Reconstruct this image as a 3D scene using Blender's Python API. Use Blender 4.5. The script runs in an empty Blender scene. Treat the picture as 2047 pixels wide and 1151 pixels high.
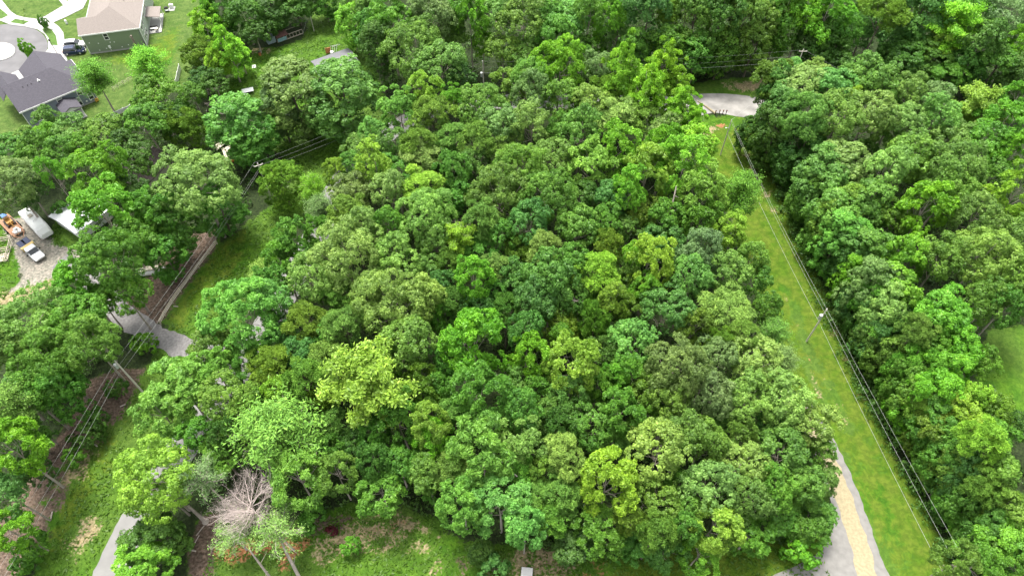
import bpy, math, random
import numpy as np
from mathutils import Vector, Matrix, noise as mnoise

# ------------------------------------------------------------------ camera, sky, sun, exposure
scene = bpy.context.scene
R = math.radians
F = 1365.0; H = 100.0; PITCH = R(53)
CP, SP = math.cos(PITCH), math.sin(PITCH)
cam_d = bpy.data.cameras.new('camera'); cam = bpy.data.objects.new('camera', cam_d)
scene.collection.objects.link(cam); scene.camera = cam
cam_d.sensor_width = 36.0; cam_d.lens = 36.0 * F / 2047.0
cam_d.clip_start = 0.5; cam_d.clip_end = 9000
cam.location = (0, 0, H); cam.rotation_euler = (R(90 - 53), 0, 0)
SUN_EL, SUN_AZ = 70, -25          # azimuth measured from +Y (away from the camera) towards +X
world = bpy.data.worlds.new('World'); scene.world = world; world.use_nodes = True
wn = world.node_tree.nodes; wl = world.node_tree.links
bg = wn['Background']; sky = wn.new('ShaderNodeTexSky'); sky.sky_type = 'NISHITA'; sky.sun_disc = False
sky.sun_elevation = R(SUN_EL); sky.sun_rotation = R(SUN_AZ); sky.dust_density = 4.0; sky.air_density = 1.0
hs = wn.new('ShaderNodeHueSaturation'); hs.inputs['Saturation'].default_value = 0.15
wl.new(sky.outputs[0], hs.inputs['Color']); wl.new(hs.outputs[0], bg.inputs['Color'])
bg.inputs['Strength'].default_value = 0.15
sun_d = bpy.data.lights.new('sun', 'SUN'); sun = bpy.data.objects.new('sun', sun_d)
scene.collection.objects.link(sun)
sun_d.energy = 2.0; sun_d.angle = R(14); sun_d.color = (1.0, 0.95, 0.86)
az = R(SUN_AZ); el = R(SUN_EL)
sdir = Vector((math.sin(az) * math.cos(el), math.cos(az) * math.cos(el), math.sin(el)))
sun.rotation_euler = sdir.to_track_quat('Z', 'Y').to_euler()
sun.location = (0, 60, 140)
scene.view_settings.view_transform = 'Standard'; scene.view_settings.look = 'None'
scene.view_settings.gamma = 1.0; scene.view_settings.exposure = 1.52
scene.render.engine = 'CYCLES'
scene.cycles.max_bounces = 6; scene.cycles.diffuse_bounces = 3; scene.cycles.glossy_bounces = 2
scene.cycles.transmission_bounces = 3; scene.cycles.transparent_max_bounces = 4

# ------------------------------------------------------------------ photo geometry helpers
def ray(x, y):
    u = (x - 1023.5) / F; v = -(y - 575.5) / F
    return Vector((u, CP + v * SP, -SP + v * CP))
def at(x, y, z=0.0):
    d = ray(x, y); t = (H - z) / -d.z
    return Vector((d.x * t, d.y * t, z))
def depth(x, y, z=0.0):
    return (H - z) / -ray(x, y).z
def proj(P):
    rx, ry, rz = P[0], P[1], P[2] - H
    dep = ry * CP - rz * SP; up = ry * SP + rz * CP
    return (1023.5 + F * rx / dep, 575.5 - F * up / dep)

# ------------------------------------------------------------------ object helpers
COL = scene.collection
def link(o, parent=None):
    COL.objects.link(o)
    if parent is not None: o.parent = parent
    return o
def tag(o, label=None, cat=None, group=None, kind=None):
    if label: o['label'] = label
    if cat: o['category'] = cat
    if group: o['group'] = group
    if kind: o['kind'] = kind
    return o
def thing(name, label, cat, loc=(0, 0, 0), rz=0.0, group=None):
    o = bpy.data.objects.new(name, None); o.empty_display_size = 0.3
    o.location = loc; o.rotation_euler = (0, 0, rz)
    link(o); return tag(o, label, cat, group)
class MB:
    """collects shapes into one mesh"""
    def __init__(s): s.v = []; s.f = []
    def poly(s, pts):
        k = len(s.v); s.v += [tuple(p) for p in pts]; s.f.append(tuple(range(k, k + len(pts)))); return s
    def box(s, x0, x1, y0, y1, z0, z1, rz=0, c=None):
        k = len(s.v); pts = [(x, y, z) for z in (z0, z1) for (x, y) in ((x0, y0), (x1, y0), (x1, y1), (x0, y1))]
        if rz:
            cx, cy = c if c else ((x0 + x1) / 2, (y0 + y1) / 2); a, b = math.cos(rz), math.sin(rz)
            pts = [(cx + (x - cx) * a - (y - cy) * b, cy + (x - cx) * b + (y - cy) * a, z) for x, y, z in pts]
        s.v += pts
        for q in ((0, 3, 2, 1), (4, 5, 6, 7), (0, 1, 5, 4), (1, 2, 6, 5), (2, 3, 7, 6), (3, 0, 4, 7)):
            s.f.append(tuple(k + i for i in q))
        return s
    def tube(s, pts, rad, n=6, cap=True):
        pts = [Vector(p) for p in pts]
        if not hasattr(rad, '__len__'): rad = [rad] * len(pts)
        k0 = len(s.v); up = Vector((0.13, 0.97, 0.21))
        for i, p in enumerate(pts):
            d = (pts[min(i + 1, len(pts) - 1)] - pts[max(i - 1, 0)])
            if d.length < 1e-6: d = Vector((0, 0, 1))
            d.normalize(); u = d.cross(up if abs(d.dot(up)) < .95 else Vector((1, 0, 0))).normalized(); w = d.cross(u)
            for j in range(n):
                a = 2 * math.pi * j / n; s.v.append(tuple(p + (u * math.cos(a) + w * math.sin(a)) * rad[i]))
        for i in range(len(pts) - 1):
            for j in range(n):
                a = k0 + i * n + j; b = k0 + i * n + (j + 1) % n
                s.f.append((a, b, b + n, a + n))
        if cap:
            s.f.append(tuple(k0 + j for j in range(n))[::-1]); s.f.append(tuple(k0 + (len(pts) - 1) * n + j for j in range(n)))
        return s
    def prism(s, pts, z0, z1):
        """vertical extrusion of a plan polygon"""
        k = len(s.v); n = len(pts)
        s.v += [(p[0], p[1], z0) for p in pts] + [(p[0], p[1], z1) for p in pts]
        s.f.append(tuple(range(k, k + n))[::-1]); s.f.append(tuple(range(k + n, k + 2 * n)))
        for i in range(n):
            j = (i + 1) % n; s.f.append((k + i, k + j, k + n + j, k + n + i))
        return s
    def prof(s, pts, y0, y1):
        """side profile (x,z) extruded across y"""
        k = len(s.v); n = len(pts)
        s.v += [(p[0], y0, p[1]) for p in pts] + [(p[0], y1, p[1]) for p in pts]
        s.f.append(tuple(range(k, k + n))); s.f.append(tuple(range(k + n, k + 2 * n))[::-1])
        for i in range(n):
            j = (i + 1) % n; s.f.append((k + i, k + n + i, k + n + j, k + j))
        return s
    def build(s, name, mat, parent=None, smooth=False):
        me = bpy.data.meshes.new(name); me.from_pydata(s.v, [], s.f); me.validate(); me.update()
        import bmesh
        bm = bmesh.new(); bm.from_mesh(me); bmesh.ops.recalc_face_normals(bm, faces=bm.faces); bm.to_mesh(me); bm.free()
        if smooth: me.polygons.foreach_set('use_smooth', [True] * len(me.polygons))
        me.materials.append(mat)
        return link(bpy.data.objects.new(name, me), parent)

# ------------------------------------------------------------------ materials
def newmat(name):
    m = bpy.data.materials.new(name); m.use_nodes = True
    return m, m.node_tree.nodes, m.node_tree.links, m.node_tree.nodes['Principled BSDF']
def mat(name, col, rough=0.7, nscale=0, amt=0.0, bump=0.0, metal=0.0, stretch=None):
    m, n, l, p = newmat(name)
    p.inputs['Base Color'].default_value = (*col, 1); p.inputs['Roughness'].default_value = rough
    p.inputs['Metallic'].default_value = metal
    if nscale:
        tc = n.new('ShaderNodeTexCoord'); no = n.new('ShaderNodeTexNoise')
        no.inputs['Scale'].default_value = nscale; no.inputs['Detail'].default_value = 6
        src = tc.outputs['Object']
        if stretch:
            mp = n.new('ShaderNodeMapping'); mp.inputs['Scale'].default_value = stretch
            l.new(src, mp.inputs[0]); src = mp.outputs[0]
        l.new(src, no.inputs['Vector'])
        mx = n.new('ShaderNodeMix'); mx.data_type = 'RGBA'
        mx.inputs[6].default_value = (*[c * (1 - amt) for c in col], 1); mx.inputs[7].default_value = (*[min(1, c * (1 + amt)) for c in col], 1)
        rr = n.new('ShaderNodeMapRange'); rr.inputs[1].default_value = .3; rr.inputs[2].default_value = .7
        l.new(no.outputs[0], rr.inputs[0]); l.new(rr.outputs[0], mx.inputs[0]); l.new(mx.outputs[2], p.inputs['Base Color'])
        if bump:
            b = n.new('ShaderNodeBump'); b.inputs['Strength'].default_value = bump; b.inputs['Distance'].default_value = .1
            l.new(no.outputs[0], b.inputs['Height']); l.new(b.outputs[0], p.inputs['Normal'])
    return m
def leafmat(name, rough=0.5, trans=0.42, spec=0.4):
    """leaf colour = the plant's own object colour, varied from leaf to leaf by the 'tint' attribute"""
    m, n, l, p = newmat(name)
    oi = n.new('ShaderNodeObjectInfo'); at_ = n.new('ShaderNodeAttribute'); at_.attribute_name = 'tint'
    hsv = n.new('ShaderNodeHueSaturation')
    mr = n.new('ShaderNodeMapRange'); mr.inputs[3].default_value = 0.55; mr.inputs[4].default_value = 1.5
    l.new(at_.outputs['Fac'], mr.inputs[0]); l.new(mr.outputs[0], hsv.inputs['Value'])
    mh = n.new('ShaderNodeMapRange'); mh.inputs[3].default_value = 0.515; mh.inputs[4].default_value = 0.485
    l.new(at_.outputs['Fac'], mh.inputs[0]); l.new(mh.outputs[0], hsv.inputs['Hue'])
    l.new(oi.outputs['Color'], hsv.inputs['Color']); l.new(hsv.outputs[0], p.inputs['Base Color'])
    p.inputs['Roughness'].default_value = rough; p.inputs['Specular IOR Level'].default_value = spec
    tr = n.new('ShaderNodeBsdfTranslucent'); l.new(hsv.outputs[0], tr.inputs['Color'])
    ms = n.new('ShaderNodeMixShader'); ms.inputs[0].default_value = trans
    l.new(p.outputs[0], ms.inputs[1]); l.new(tr.outputs[0], ms.inputs[2]); l.new(ms.outputs[0], n['Material Output'].inputs['Surface'])
    return m
M_LEAF = leafmat('leaves'); M_NEEDLE = leafmat('needles', .6, .2, .25)
M_BARK = mat('bark', (.16, .13, .105), .9, 3, .35, .5, stretch=(1, 1, .25))
M_PALEBARK = mat('pale_bark', (.36, .31, .27), .9, 3, .25, .4, stretch=(1, 1, .25))
M_DEADBARK = mat('dead_wood', (.50, .42, .39), .9, 2, .25, .3)
M_POLE = mat('pole_wood', (.60, .56, .49), .85, 4, .25, .3, stretch=(1, 1, .15))
M_WIRE = mat('wire', (.34, .35, .33), .6)
M_STEEL = mat('grey_steel', (.55, .57, .58), .4, metal=.4)
M_WHITE = mat('white_paint', (.78, .78, .76), .45, 2, .04)
M_TRIM = mat('white_trim', (.8, .8, .78), .5)
M_GLASS = mat('window_glass', (.03, .035, .04), .08)
M_WHITEGLASS = mat('window_blind', (.35, .40, .36), .25)
M_RUBBER = mat('rubber', (.02, .02, .02), .8)
M_CONC = mat('concrete', (.33, .325, .31), .85, 1.2, .06, .1)
M_ASPH = mat('asphalt', (.125, .122, .126), .9, .35, .16, .1)
M_ROADC = mat('worn_road', (.19, .187, .18), .9, .5, .12, .15)
M_GRAVSLAB = mat('gravel_road', (.17, .163, .16), .95, 2.5, .28, .6)
M_STRAW = mat('straw_track', (.275, .235, .145), .95, 2.4, .17, .5)
M_WOOD = mat('weathered_wood', (.44, .38, .31), .85, 3, .2, .3)
M_RUST = mat('rusty_orange_steel', (.42, .16, .06), .7, 3, .3)

# ------------------------------------------------------------------ the ground: one sheet, surface types by region
# each layer: kind, photo outline of the patch on the ground, edge softness in metres
K = {'litter': 0, 'gravel': 1, 'soil': 2, 'straw': 3, 'meadow': 4, 'floor': 5, 'lawn': 6}
LAYERS = [
 ('grass', [(30,1230),(150,960),(262,790),(322,690),(345,640),(430,500),(500,440),(560,400),(600,330),(540,300),(520,200),(440,215),(430,190),(480,140),(500,102),(550,96),(604,80),(640,0),(730,-20),(700,70),(745,120),(770,200),(790,215),(760,260),(690,330),(650,380),(600,450),(530,560),(470,690),(400,800),(300,1000),(235,1230)], 1.0),
 ('lawn', [(-60,-60),(430,-60),(400,60),(378,170),(280,215),(205,250),(60,290),(-80,290)], .8),
 ('meadow', [(1395,238),(1540,225),(1530,300),(1575,430),(1650,590),(1712,760),(1800,930),(1865,1050),(1930,1230),(1720,1230),(1690,1000),(1630,860),(1560,740),(1530,640),(1500,540),(1460,440),(1420,340),(1390,290)], 1.2),
 ('grass', [(1180,185),(1330,178),(1420,160),(1560,152),(1580,200),(1545,215),(1180,210)], 1.0),
 ('grass', [(1960,690),(1985,655),(2300,620),(2300,900),(2040,870),(1990,830),(1950,770)], .8),
 ('grass', [(400,1250),(400,1160),(430,1080),(560,1050),(640,1040),(700,1010),(860,1035),(930,1085),(1150,1110),(1300,1120),(1400,1095),(1560,1070),(1640,1060),(1680,1250)], 1.0),
 ('grass', [(-60,430),(8,440),(30,520),(35,560),(5,610),(-60,620)], .5),
 ('grass', [(95,480),(110,440),(140,420),(170,470),(160,500),(120,492)], .6),
 ('grass', [(60,620),(150,585),(210,640),(200,700),(90,650)], .8),
 ('meadow', [(330,640),(430,505),(490,465),(480,520),(420,600),(360,660)], 2.2),
 ('grass', [(1390,238),(1520,230),(1515,255),(1400,262)], 2),
 ('straw', [(1450,268),(1485,262),(1500,300),(1485,330),(1455,300)], 3, .55),
 ('meadow', [(1420,270),(1490,262),(1530,340),(1600,500),(1655,640),(1700,750),(1670,740),(1610,640),(1560,540),(1500,420),(1450,330)], 3),
 ('meadow', [(1780,1000),(1850,1020),(1900,1200),(1830,1200)], 3),
 ('meadow', [(230,120),(300,100),(350,60),(340,120),(300,140)], 4),
 ('meadow', [(90,1000),(180,860),(230,850),(200,960),(120,1100)], 3),
 ('straw', [(130,1090),(170,1040),(200,1050),(150,1110)], 1.6),
 ('straw', [(1445,170),(1540,158),(1545,180),(1480,182)], 2),
 ('straw', [(1490,300),(1500,300),(1520,350),(1556,420),(1545,420),(1505,350)], 2, .6),
 ('straw', [(1400,268),(1430,248),(1440,252),(1408,275)], .8),
 ('soil', [(1430,248),(1450,247),(1448,254),(1432,255)], .5),
 ('straw', [(1610,740),(1620,745),(1665,830),(1655,832)], .7),
 ('soil', [(1612,718),(1619,716),(1622,730),(1616,733)], 1.4),
 ('straw', [(1560,570),(1566,570),(1606,660),(1640,745),(1632,742),(1598,665)], .7, .42),
 ('grass', [(1676,905),(1690,900),(1735,1010),(1790,1151),(1770,1151),(1715,1010)], 1.2),
 ('grass', [(1560,560),(1590,600),(1640,720),(1700,850),(1690,860),(1610,720)], 1.6, .8),
 ('grass', [(1700,860),(1740,880),(1800,1020),(1830,1151),(1790,1151),(1750,1000)], 2.5, .55),
 ('straw', [(1640,560),(1665,620),(1705,700),(1760,820),(1745,825),(1690,720),(1650,640)], 1.8, .46),
 ('straw', [(1650,760),(1665,765),(1705,850),(1690,850)], .8, .45),
 ('litter', [(240,610),(300,545),(380,455),(440,455),(432,492),(330,635),(300,660)], 1.0),
 ('litter', [(-60,1110),(60,950),(130,850),(170,760),(235,735),(290,735),(262,800),(150,960),(40,1151),(-60,1250)], 1.0),
 ('litter', [(378,1200),(372,1090),(400,1030),(440,1020),(440,1090),(420,1200)], 1.0),
 ('straw', [(90,1000),(170,880),(220,840),(150,960)], 2.5),
 ('litter', [(570,1055),(680,1025),(760,1030),(760,1060),(600,1090)], 2.0),
 ('straw', [(620,1085),(700,1040),(800,1030),(850,1060),(760,1090),(640,1110)], 3.0),
 ('soil', [(560,1075),(620,1080),(605,1105),(575,1110)], 1.0),
 ('soil', [(430,1095),(470,1080),(560,1080),(560,1092),(460,1125),(432,1125)], .9),
 ('soil', [(555,1120),(580,1118),(580,1140),(562,1142)], .5),
 ('soil', [(760,1040),(800,1040),(795,1062),(770,1065)], 2.2, .45),
 ('straw', [(850,1105),(1120,1100),(1120,1140),(1050,1160),(930,1160),(880,1150)], 3.0, .55),
 ('litter', [(880,1110),(1000,1105),(1000,1130),(900,1140)], 3.0, .5),
 ('straw', [(1040,1110),(1140,1100),(1150,1130),(1090,1160)], 2.5),
 ('soil', [(1170,1125),(1210,1120),(1200,1170),(1170,1170)], 1.6, .5),
 ('meadow', [(1240,1130),(1420,1100),(1560,1085),(1640,1075),(1560,1230),(1220,1230)], 2.5),
 ('gravel', [(2,440),(62,430),(112,490),(160,500),(185,545),(90,562),(45,600),(-60,660),(-60,600),(10,590),(42,560),(30,510)], .8),
 ('straw', [(-40,600),(100,560),(130,575),(-40,640)], 2.0),
 ('straw', [(500,97),(540,96),(535,104),(505,106)], 1.5),
]
GX = np.concatenate([[-3000, -1200, -500, -260], np.arange(-165, 165.1, .62), [260, 500, 1200, 3000]])
GY = np.concatenate([[-2500, -900, -300, -80], np.arange(8, 192, .62), [260, 500, 1200, 4500]])
XX, YY = np.meshgrid(GX, GY)
def polydist(poly, X, Y):
    """signed distance, positive inside"""
    n = len(poly); d = np.full(X.shape, 1e9); ins = np.zeros(X.shape, bool)
    for i in range(n):
        ax, ay = poly[i]; bx, by = poly[(i + 1) % n]
        ex, ey = bx - ax, by - ay; wx, wy = X - ax, Y - ay
        t = np.clip((wx * ex + wy * ey) / (ex * ex + ey * ey + 1e-9), 0, 1)
        d = np.minimum(d, np.hypot(wx - t * ex, wy - t * ey))
        c = ((ay > Y) != (by > Y)) & (X < (bx - ax) * (Y - ay) / (by - ay + 1e-12) + ax)
        ins ^= c
    return np.where(ins, d, -d)
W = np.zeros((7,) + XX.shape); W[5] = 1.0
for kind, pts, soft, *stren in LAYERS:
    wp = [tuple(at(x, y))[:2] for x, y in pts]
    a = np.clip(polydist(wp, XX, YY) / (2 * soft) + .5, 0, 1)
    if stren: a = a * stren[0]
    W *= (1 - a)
    if kind != 'grass': W[K[kind]] += a
def ground_material():
    m, n, l, p = newmat('ground')
    tc = n.new('ShaderNodeTexCoord').outputs['Object']
    def noi(s, d=5, dist=0):
        q = n.new('ShaderNodeTexNoise'); q.inputs['Scale'].default_value = s; q.inputs['Detail'].default_value = d
        q.inputs['Distortion'].default_value = dist; l.new(tc, q.inputs['Vector']); return q.outputs[0]
    def mix(fac, a, b):
        q = n.new('ShaderNodeMix'); q.data_type = 'RGBA'
        for s, val in ((0, fac), (6, a), (7, b)):
            if hasattr(val, 'links'): l.new(val, q.inputs[s])
            else: q.inputs[s].default_value = val if s == 0 else (*val, 1)
        return q.outputs[2]
    def rng(src, a, b, c=0, d=1):
        q = n.new('ShaderNodeMapRange'); q.inputs[1].default_value = a; q.inputs[2].default_value = b
        q.inputs[3].default_value = c; q.inputs[4].default_value = d; l.new(src, q.inputs[0]); return q.outputs[0]
    n1, n2, n3, n4 = noi(.07), noi(.5, 6, .3), noi(2.6, 5), noi(9, 3)
    grass = mix(rng(n2, .36, .64), (.044, .118, .008), (.078, .165, .012))
    grass = mix(rng(n1, .4, .62), grass, (.078, .140, .022))
    grass = mix(rng(n3, .54, .72, 0, .6), grass, (.036, .10, .010))
    grass = mix(rng(n4, .60, .75, 0, .5), grass, (.13, .21, .04))
    cols = {0: mix(rng(n3, .35, .65), (.075, .050, .037), (.17, .125, .10)),
            1: mix(rng(n3, .35, .68), (.18, .165, .145), (.33, .30, .26)),
            2: mix(rng(n3, .35, .65), (.26, .095, .042), (.33, .19, .095)),
            3: mix(rng(n3, .35, .65), (.21, .165, .09), (.34, .28, .17)),
            4: mix(rng(n2, .38, .62), (.066, .132, .009), (.100, .148, .017)),
            6: mix(rng(n2, .38, .62), (.062, .112, .022), (.092, .142, .034)),
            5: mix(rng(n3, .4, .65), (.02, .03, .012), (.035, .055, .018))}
    A = n.new('ShaderNodeAttribute'); A.attribute_name = 'surf_a'; B = n.new('ShaderNodeAttribute'); B.attribute_name = 'surf_b'
    sa = n.new('ShaderNodeSeparateColor'); sb = n.new('ShaderNodeSeparateColor')
    l.new(A.outputs['Color'], sa.inputs[0]); l.new(B.outputs['Color'], sb.inputs[0])
    outs = [sa.outputs[0], sa.outputs[1], sa.outputs[2], sb.outputs[0], sb.outputs[1], sb.outputs[2], B.outputs['Alpha']]
    c = grass
    rag = n.new('ShaderNodeMath'); rag.operation = 'ADD'; l.new(rng(n2, .3, .7, -.34, .34), rag.inputs[0]); l.new(rng(n3, .3, .7, -.22, .22), rag.inputs[1])
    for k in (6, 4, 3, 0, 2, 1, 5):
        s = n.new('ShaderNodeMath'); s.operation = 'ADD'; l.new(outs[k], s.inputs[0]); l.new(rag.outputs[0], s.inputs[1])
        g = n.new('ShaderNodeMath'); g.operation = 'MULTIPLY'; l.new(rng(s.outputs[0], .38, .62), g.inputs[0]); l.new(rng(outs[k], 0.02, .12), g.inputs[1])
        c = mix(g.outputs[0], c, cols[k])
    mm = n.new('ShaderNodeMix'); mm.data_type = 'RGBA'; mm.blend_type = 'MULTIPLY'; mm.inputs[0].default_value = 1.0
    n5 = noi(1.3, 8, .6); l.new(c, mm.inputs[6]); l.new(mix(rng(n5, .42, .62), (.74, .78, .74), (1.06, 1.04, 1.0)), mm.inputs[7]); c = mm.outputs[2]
    l.new(c, p.inputs['Base Color']); p.inputs['Roughness'].default_value = .95; p.inputs['Specular IOR Level'].default_value = .15
    b = n.new('ShaderNodeBump'); b.inputs['Strength'].default_value = .8; b.inputs['Distance'].default_value = .25
    l.new(n3, b.inputs['Height']); l.new(b.outputs[0], p.inputs['Normal'])
    return m
def make_ground():
    ny, nx = XX.shape
    co = np.stack([XX, YY, np.zeros_like(XX)], -1).reshape(-1, 3)
    idx = np.arange(nx * ny).reshape(ny, nx)
    q = np.stack([idx[:-1, :-1], idx[:-1, 1:], idx[1:, 1:], idx[1:, :-1]], -1).reshape(-1, 4)
    me = raw_mesh('ground', co, q)
    for nm, ks in (('surf_a', (0, 1, 2)), ('surf_b', (3, 4, 5, 6))):
        at_ = me.attributes.new(nm, 'FLOAT_COLOR', 'POINT')
        c = np.ones((nx * ny, 4), np.float32)
        for i, k in enumerate(ks): c[:, i] = W[k].reshape(-1)
        at_.data.foreach_set('color', c.reshape(-1))
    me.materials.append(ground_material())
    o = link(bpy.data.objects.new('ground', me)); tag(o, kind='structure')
def raw_mesh(name, co, quads):
    me = bpy.data.meshes.new(name); nf = len(quads); k = quads.shape[1]
    me.vertices.add(len(co)); me.vertices.foreach_set('co', co.astype(np.float32).reshape(-1))
    me.loops.add(nf * k); me.loops.foreach_set('vertex_index', quads.astype(np.int32).reshape(-1))
    me.polygons.add(nf); me.polygons.foreach_set('loop_start', np.arange(0, nf * k, k, dtype=np.int32))
    me.polygons.foreach_set('loop_total', np.full(nf, k, np.int32))
    me.update(calc_edges=True); return me
make_ground()

# ------------------------------------------------------------------ roads and paving (sheets and kerbed slabs)
def smooth_line(pts, step=1.5):
    P = [Vector(p).to_2d() if len(p) > 2 else Vector(p) for p in pts]; out = []
    for i in range(len(P) - 1):
        p0 = P[max(i - 1, 0)]; p1 = P[i]; p2 = P[i + 1]; p3 = P[min(i + 2, len(P) - 1)]
        n = max(2, int((p2 - p1).length / step))
        for k in range(n):
            t = k / n
            out.append(.5 * ((2 * p1) + (p2 - p0) * t + (2 * p0 - 5 * p1 + 4 * p2 - p3) * t * t + (3 * p1 - p0 - 3 * p2 + p3) * t ** 3))
    out.append(P[-1]); return out
def ribbon(name, pts, w, z, m, edge=.12, seed=1):
    L = smooth_line(pts, .8); rs = random.Random(seed); mb = MB(); a = []; b = []
    for i, p in enumerate(L):
        d = (L[min(i + 1, len(L) - 1)] - L[max(i - 1, 0)]).normalized(); nn = Vector((-d.y, d.x))
        a.append(p + nn * (w / 2 + rs.uniform(-edge, edge))); b.append(p - nn * (w / 2 + rs.uniform(-edge, edge)))
    for i in range(len(L) - 1):
        mb.poly([(*a[i], z), (*b[i], z), (*b[i + 1], z), (*a[i + 1], z)])
    o = mb.build(name, m); tag(o, kind='structure'); return o
def slab(name, px, z0, z1, m, sm=True):
    pts = [at(x, y) for x, y in px]
    if sm:
        q = smooth_line([*pts, pts[0]], .9)[:-1]
    else: q = pts
    o = MB().prism(q, z0, z1).build(name, m); tag(o, kind='structure'); return o
G = lambda L: [tuple(at(x, y))[:2] for x, y in L]
ribbon('road', G([(150,1290),(212,1170),(258,1070),(336,940),(412,825),(480,735),(540,640),(592,545),(640,455),(676,375),(735,300),(810,245),(900,210),(1050,203),(1200,205),(1330,208),(1400,209),(1460,214),(1500,218),(1560,230),(1620,260)]), 5.2, .03, M_ROADC)
ribbon('driveway', G([(120,520),(165,545),(205,588),(250,632),(310,670),(370,695),(440,712)]), 3.9, .02, M_GRAVSLAB, .35, 3)
slab('road_end', [(1345,202),(1380,190),(1450,188),(1520,197),(1560,215),(1545,238),(1480,234),(1430,226),(1385,233),(1350,222)], -.1, .036, mat('patched_road', (.25, .24, .225), .9, .35, .35, .1))
slab('junction_road', [(1470,1240),(1530,1160),(1585,1133),(1630,1108),(1652,1080),(1668,1040),(1655,980),(1640,920),(1662,925),(1700,1010),(1745,1090),(1790,1170),(1830,1240)], -.1, .025, mat('grey_gravel_road', (.182, .176, .166), .95, 1.2, .14, .3))
ribbon('straw_track', G([(1585,790),(1610,840),(1648,905),(1682,985),(1712,1070),(1734,1150),(1764,1250)]), 2.7, .034, M_STRAW, .2, 5)
ribbon('road', G([(1590,790),(1614,840),(1652,905),(1686,985),(1716,1070),(1742,1150),(1774,1250)]), 4.4, .029, bpy.data.materials['grey_gravel_road'], .15, 6)
# suburban circle: asphalt, kerb and pavements
slab('road', [(-60,52),(0,50),(15,49),(48,54),(72,60),(88,72),(96,88),(94,100),(86,112),(70,135),(40,150),(0,158),(-60,165)], -.1, .02, M_ASPH)
slab('traffic_island', [(-30,90),(0,86),(14,87),(26,92),(31,100),(28,110),(18,117),(0,122),(-30,120)], -.1, .15, M_CONC)
slab('kerb_pavement', [(-60,-30),(-10,-12),(3,0),(14,14),(22,24),(34,32),(50,36),(74,39),(90,34),(127,12),(117,0),(108,-14),(124,-20),(134,4),(140,0),(172,-30),(180,-10),(166,18),(130,36),(107,46),(118,54),(127,66),(129,80),(128,92),(170,90),(173,104),(150,110),(132,113),(150,160),(170,215),(155,190),(120,120),(100,112),(90,108),(97,98),(97,84),(90,70),(76,60),(50,54),(20,50),(0,42),(-60,20)], -.1, .12, M_CONC, False)
slab('verge', [(21,46),(31,39),(59,44),(47,50)], .0, .14, mat('verge_grass', (.055, .115, .013), .95, 1.5, .3, .3), False)
slab('verge', [(85,60),(92,55),(103,60),(112,72),(116,92),(102,91),(98,78)], .0, .141, bpy.data.materials['verge_grass'], False)
slab('verge', [(-60,20),(-20,15),(0,18),(17,32),(3,39),(-60,30)], .0, .142, bpy.data.materials['verge_grass'], False)
slab('pavement', [(-60,170),(0,160),(22,148),(40,140),(60,150),(20,175),(0,185),(-60,200)], -.1, .1, M_CONC, False)

# ------------------------------------------------------------------ vegetation prototypes
def rdir(rs, n, up=0.0):
    d = rs.normal(size=(n, 3)); d[:, 2] += up
    return d / np.linalg.norm(d, axis=1, keepdims=True)
def leaf_mesh(name, C, N, S, asp, T, m, rs, T_dir=None):
    n = len(C)
    t = T_dir if T_dir is not None else rs.normal(size=(n, 3))
    t = t - N * (t * N).sum(1, keepdims=True); t /= np.linalg.norm(t, axis=1, keepdims=True) + 1e-9
    b = np.cross(N, t); S = S[:, None]
    P = np.stack([C - t * S * .5 * asp, C + b * S * .5 / asp + N * S * .14, C + t * S * .5 * asp - N * S * .10, C - b * S * .5 / asp + N * S * .14], 1)
    me = raw_mesh(name, P.reshape(-1, 3), np.arange(4 * n).reshape(n, 4))
    a = me.attributes.new('tint', 'FLOAT', 'FACE'); a.data.foreach_set('value', np.clip(T, 0, 1).astype(np.float32))
    me.materials.append(m); return me
def lumpy(rs):
    ph = rs.uniform(0, 6.28, 6); am = rs.uniform(.04, .12, 6)
    def f(d):
        a = np.arctan2(d[:, 1], d[:, 0]); e = d[:, 2]
        return 1 + am[0] * np.sin(2 * a + ph[0]) + am[1] * np.sin(3 * a + ph[1] + 2 * e) + am[2] * np.sin(5 * a + ph[2] - 3 * e) + am[3] * np.sin(4 * e + ph[3] + a)
    return f
def dome_points(rs, n, Rr, hz, lo, f, fill=0.25):
    """spread lobe centres over an uneven dome; lo = how far below the centre it reaches (in units of hz)"""
    out = []; tries = 0; dm = 1.0
    while len(out) < n and tries < 6000:
        tries += 1
        d = rdir(rs, 1, .35)[0]
        if d[2] < -lo: continue
        r = f(d[None])[0] * (rs.uniform(.86, 1.0) if rs.uniform() > fill else rs.uniform(.45, .8))
        p = np.array([d[0] * Rr, d[1] * Rr, d[2] * hz]) * r
        dm = 0.9 * Rr * (3.0 / n) ** .5
        if tries > 3000: dm *= .6
        if all(np.linalg.norm(p - q) > dm for q, _ in out): out.append((p, d))
    return out
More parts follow.
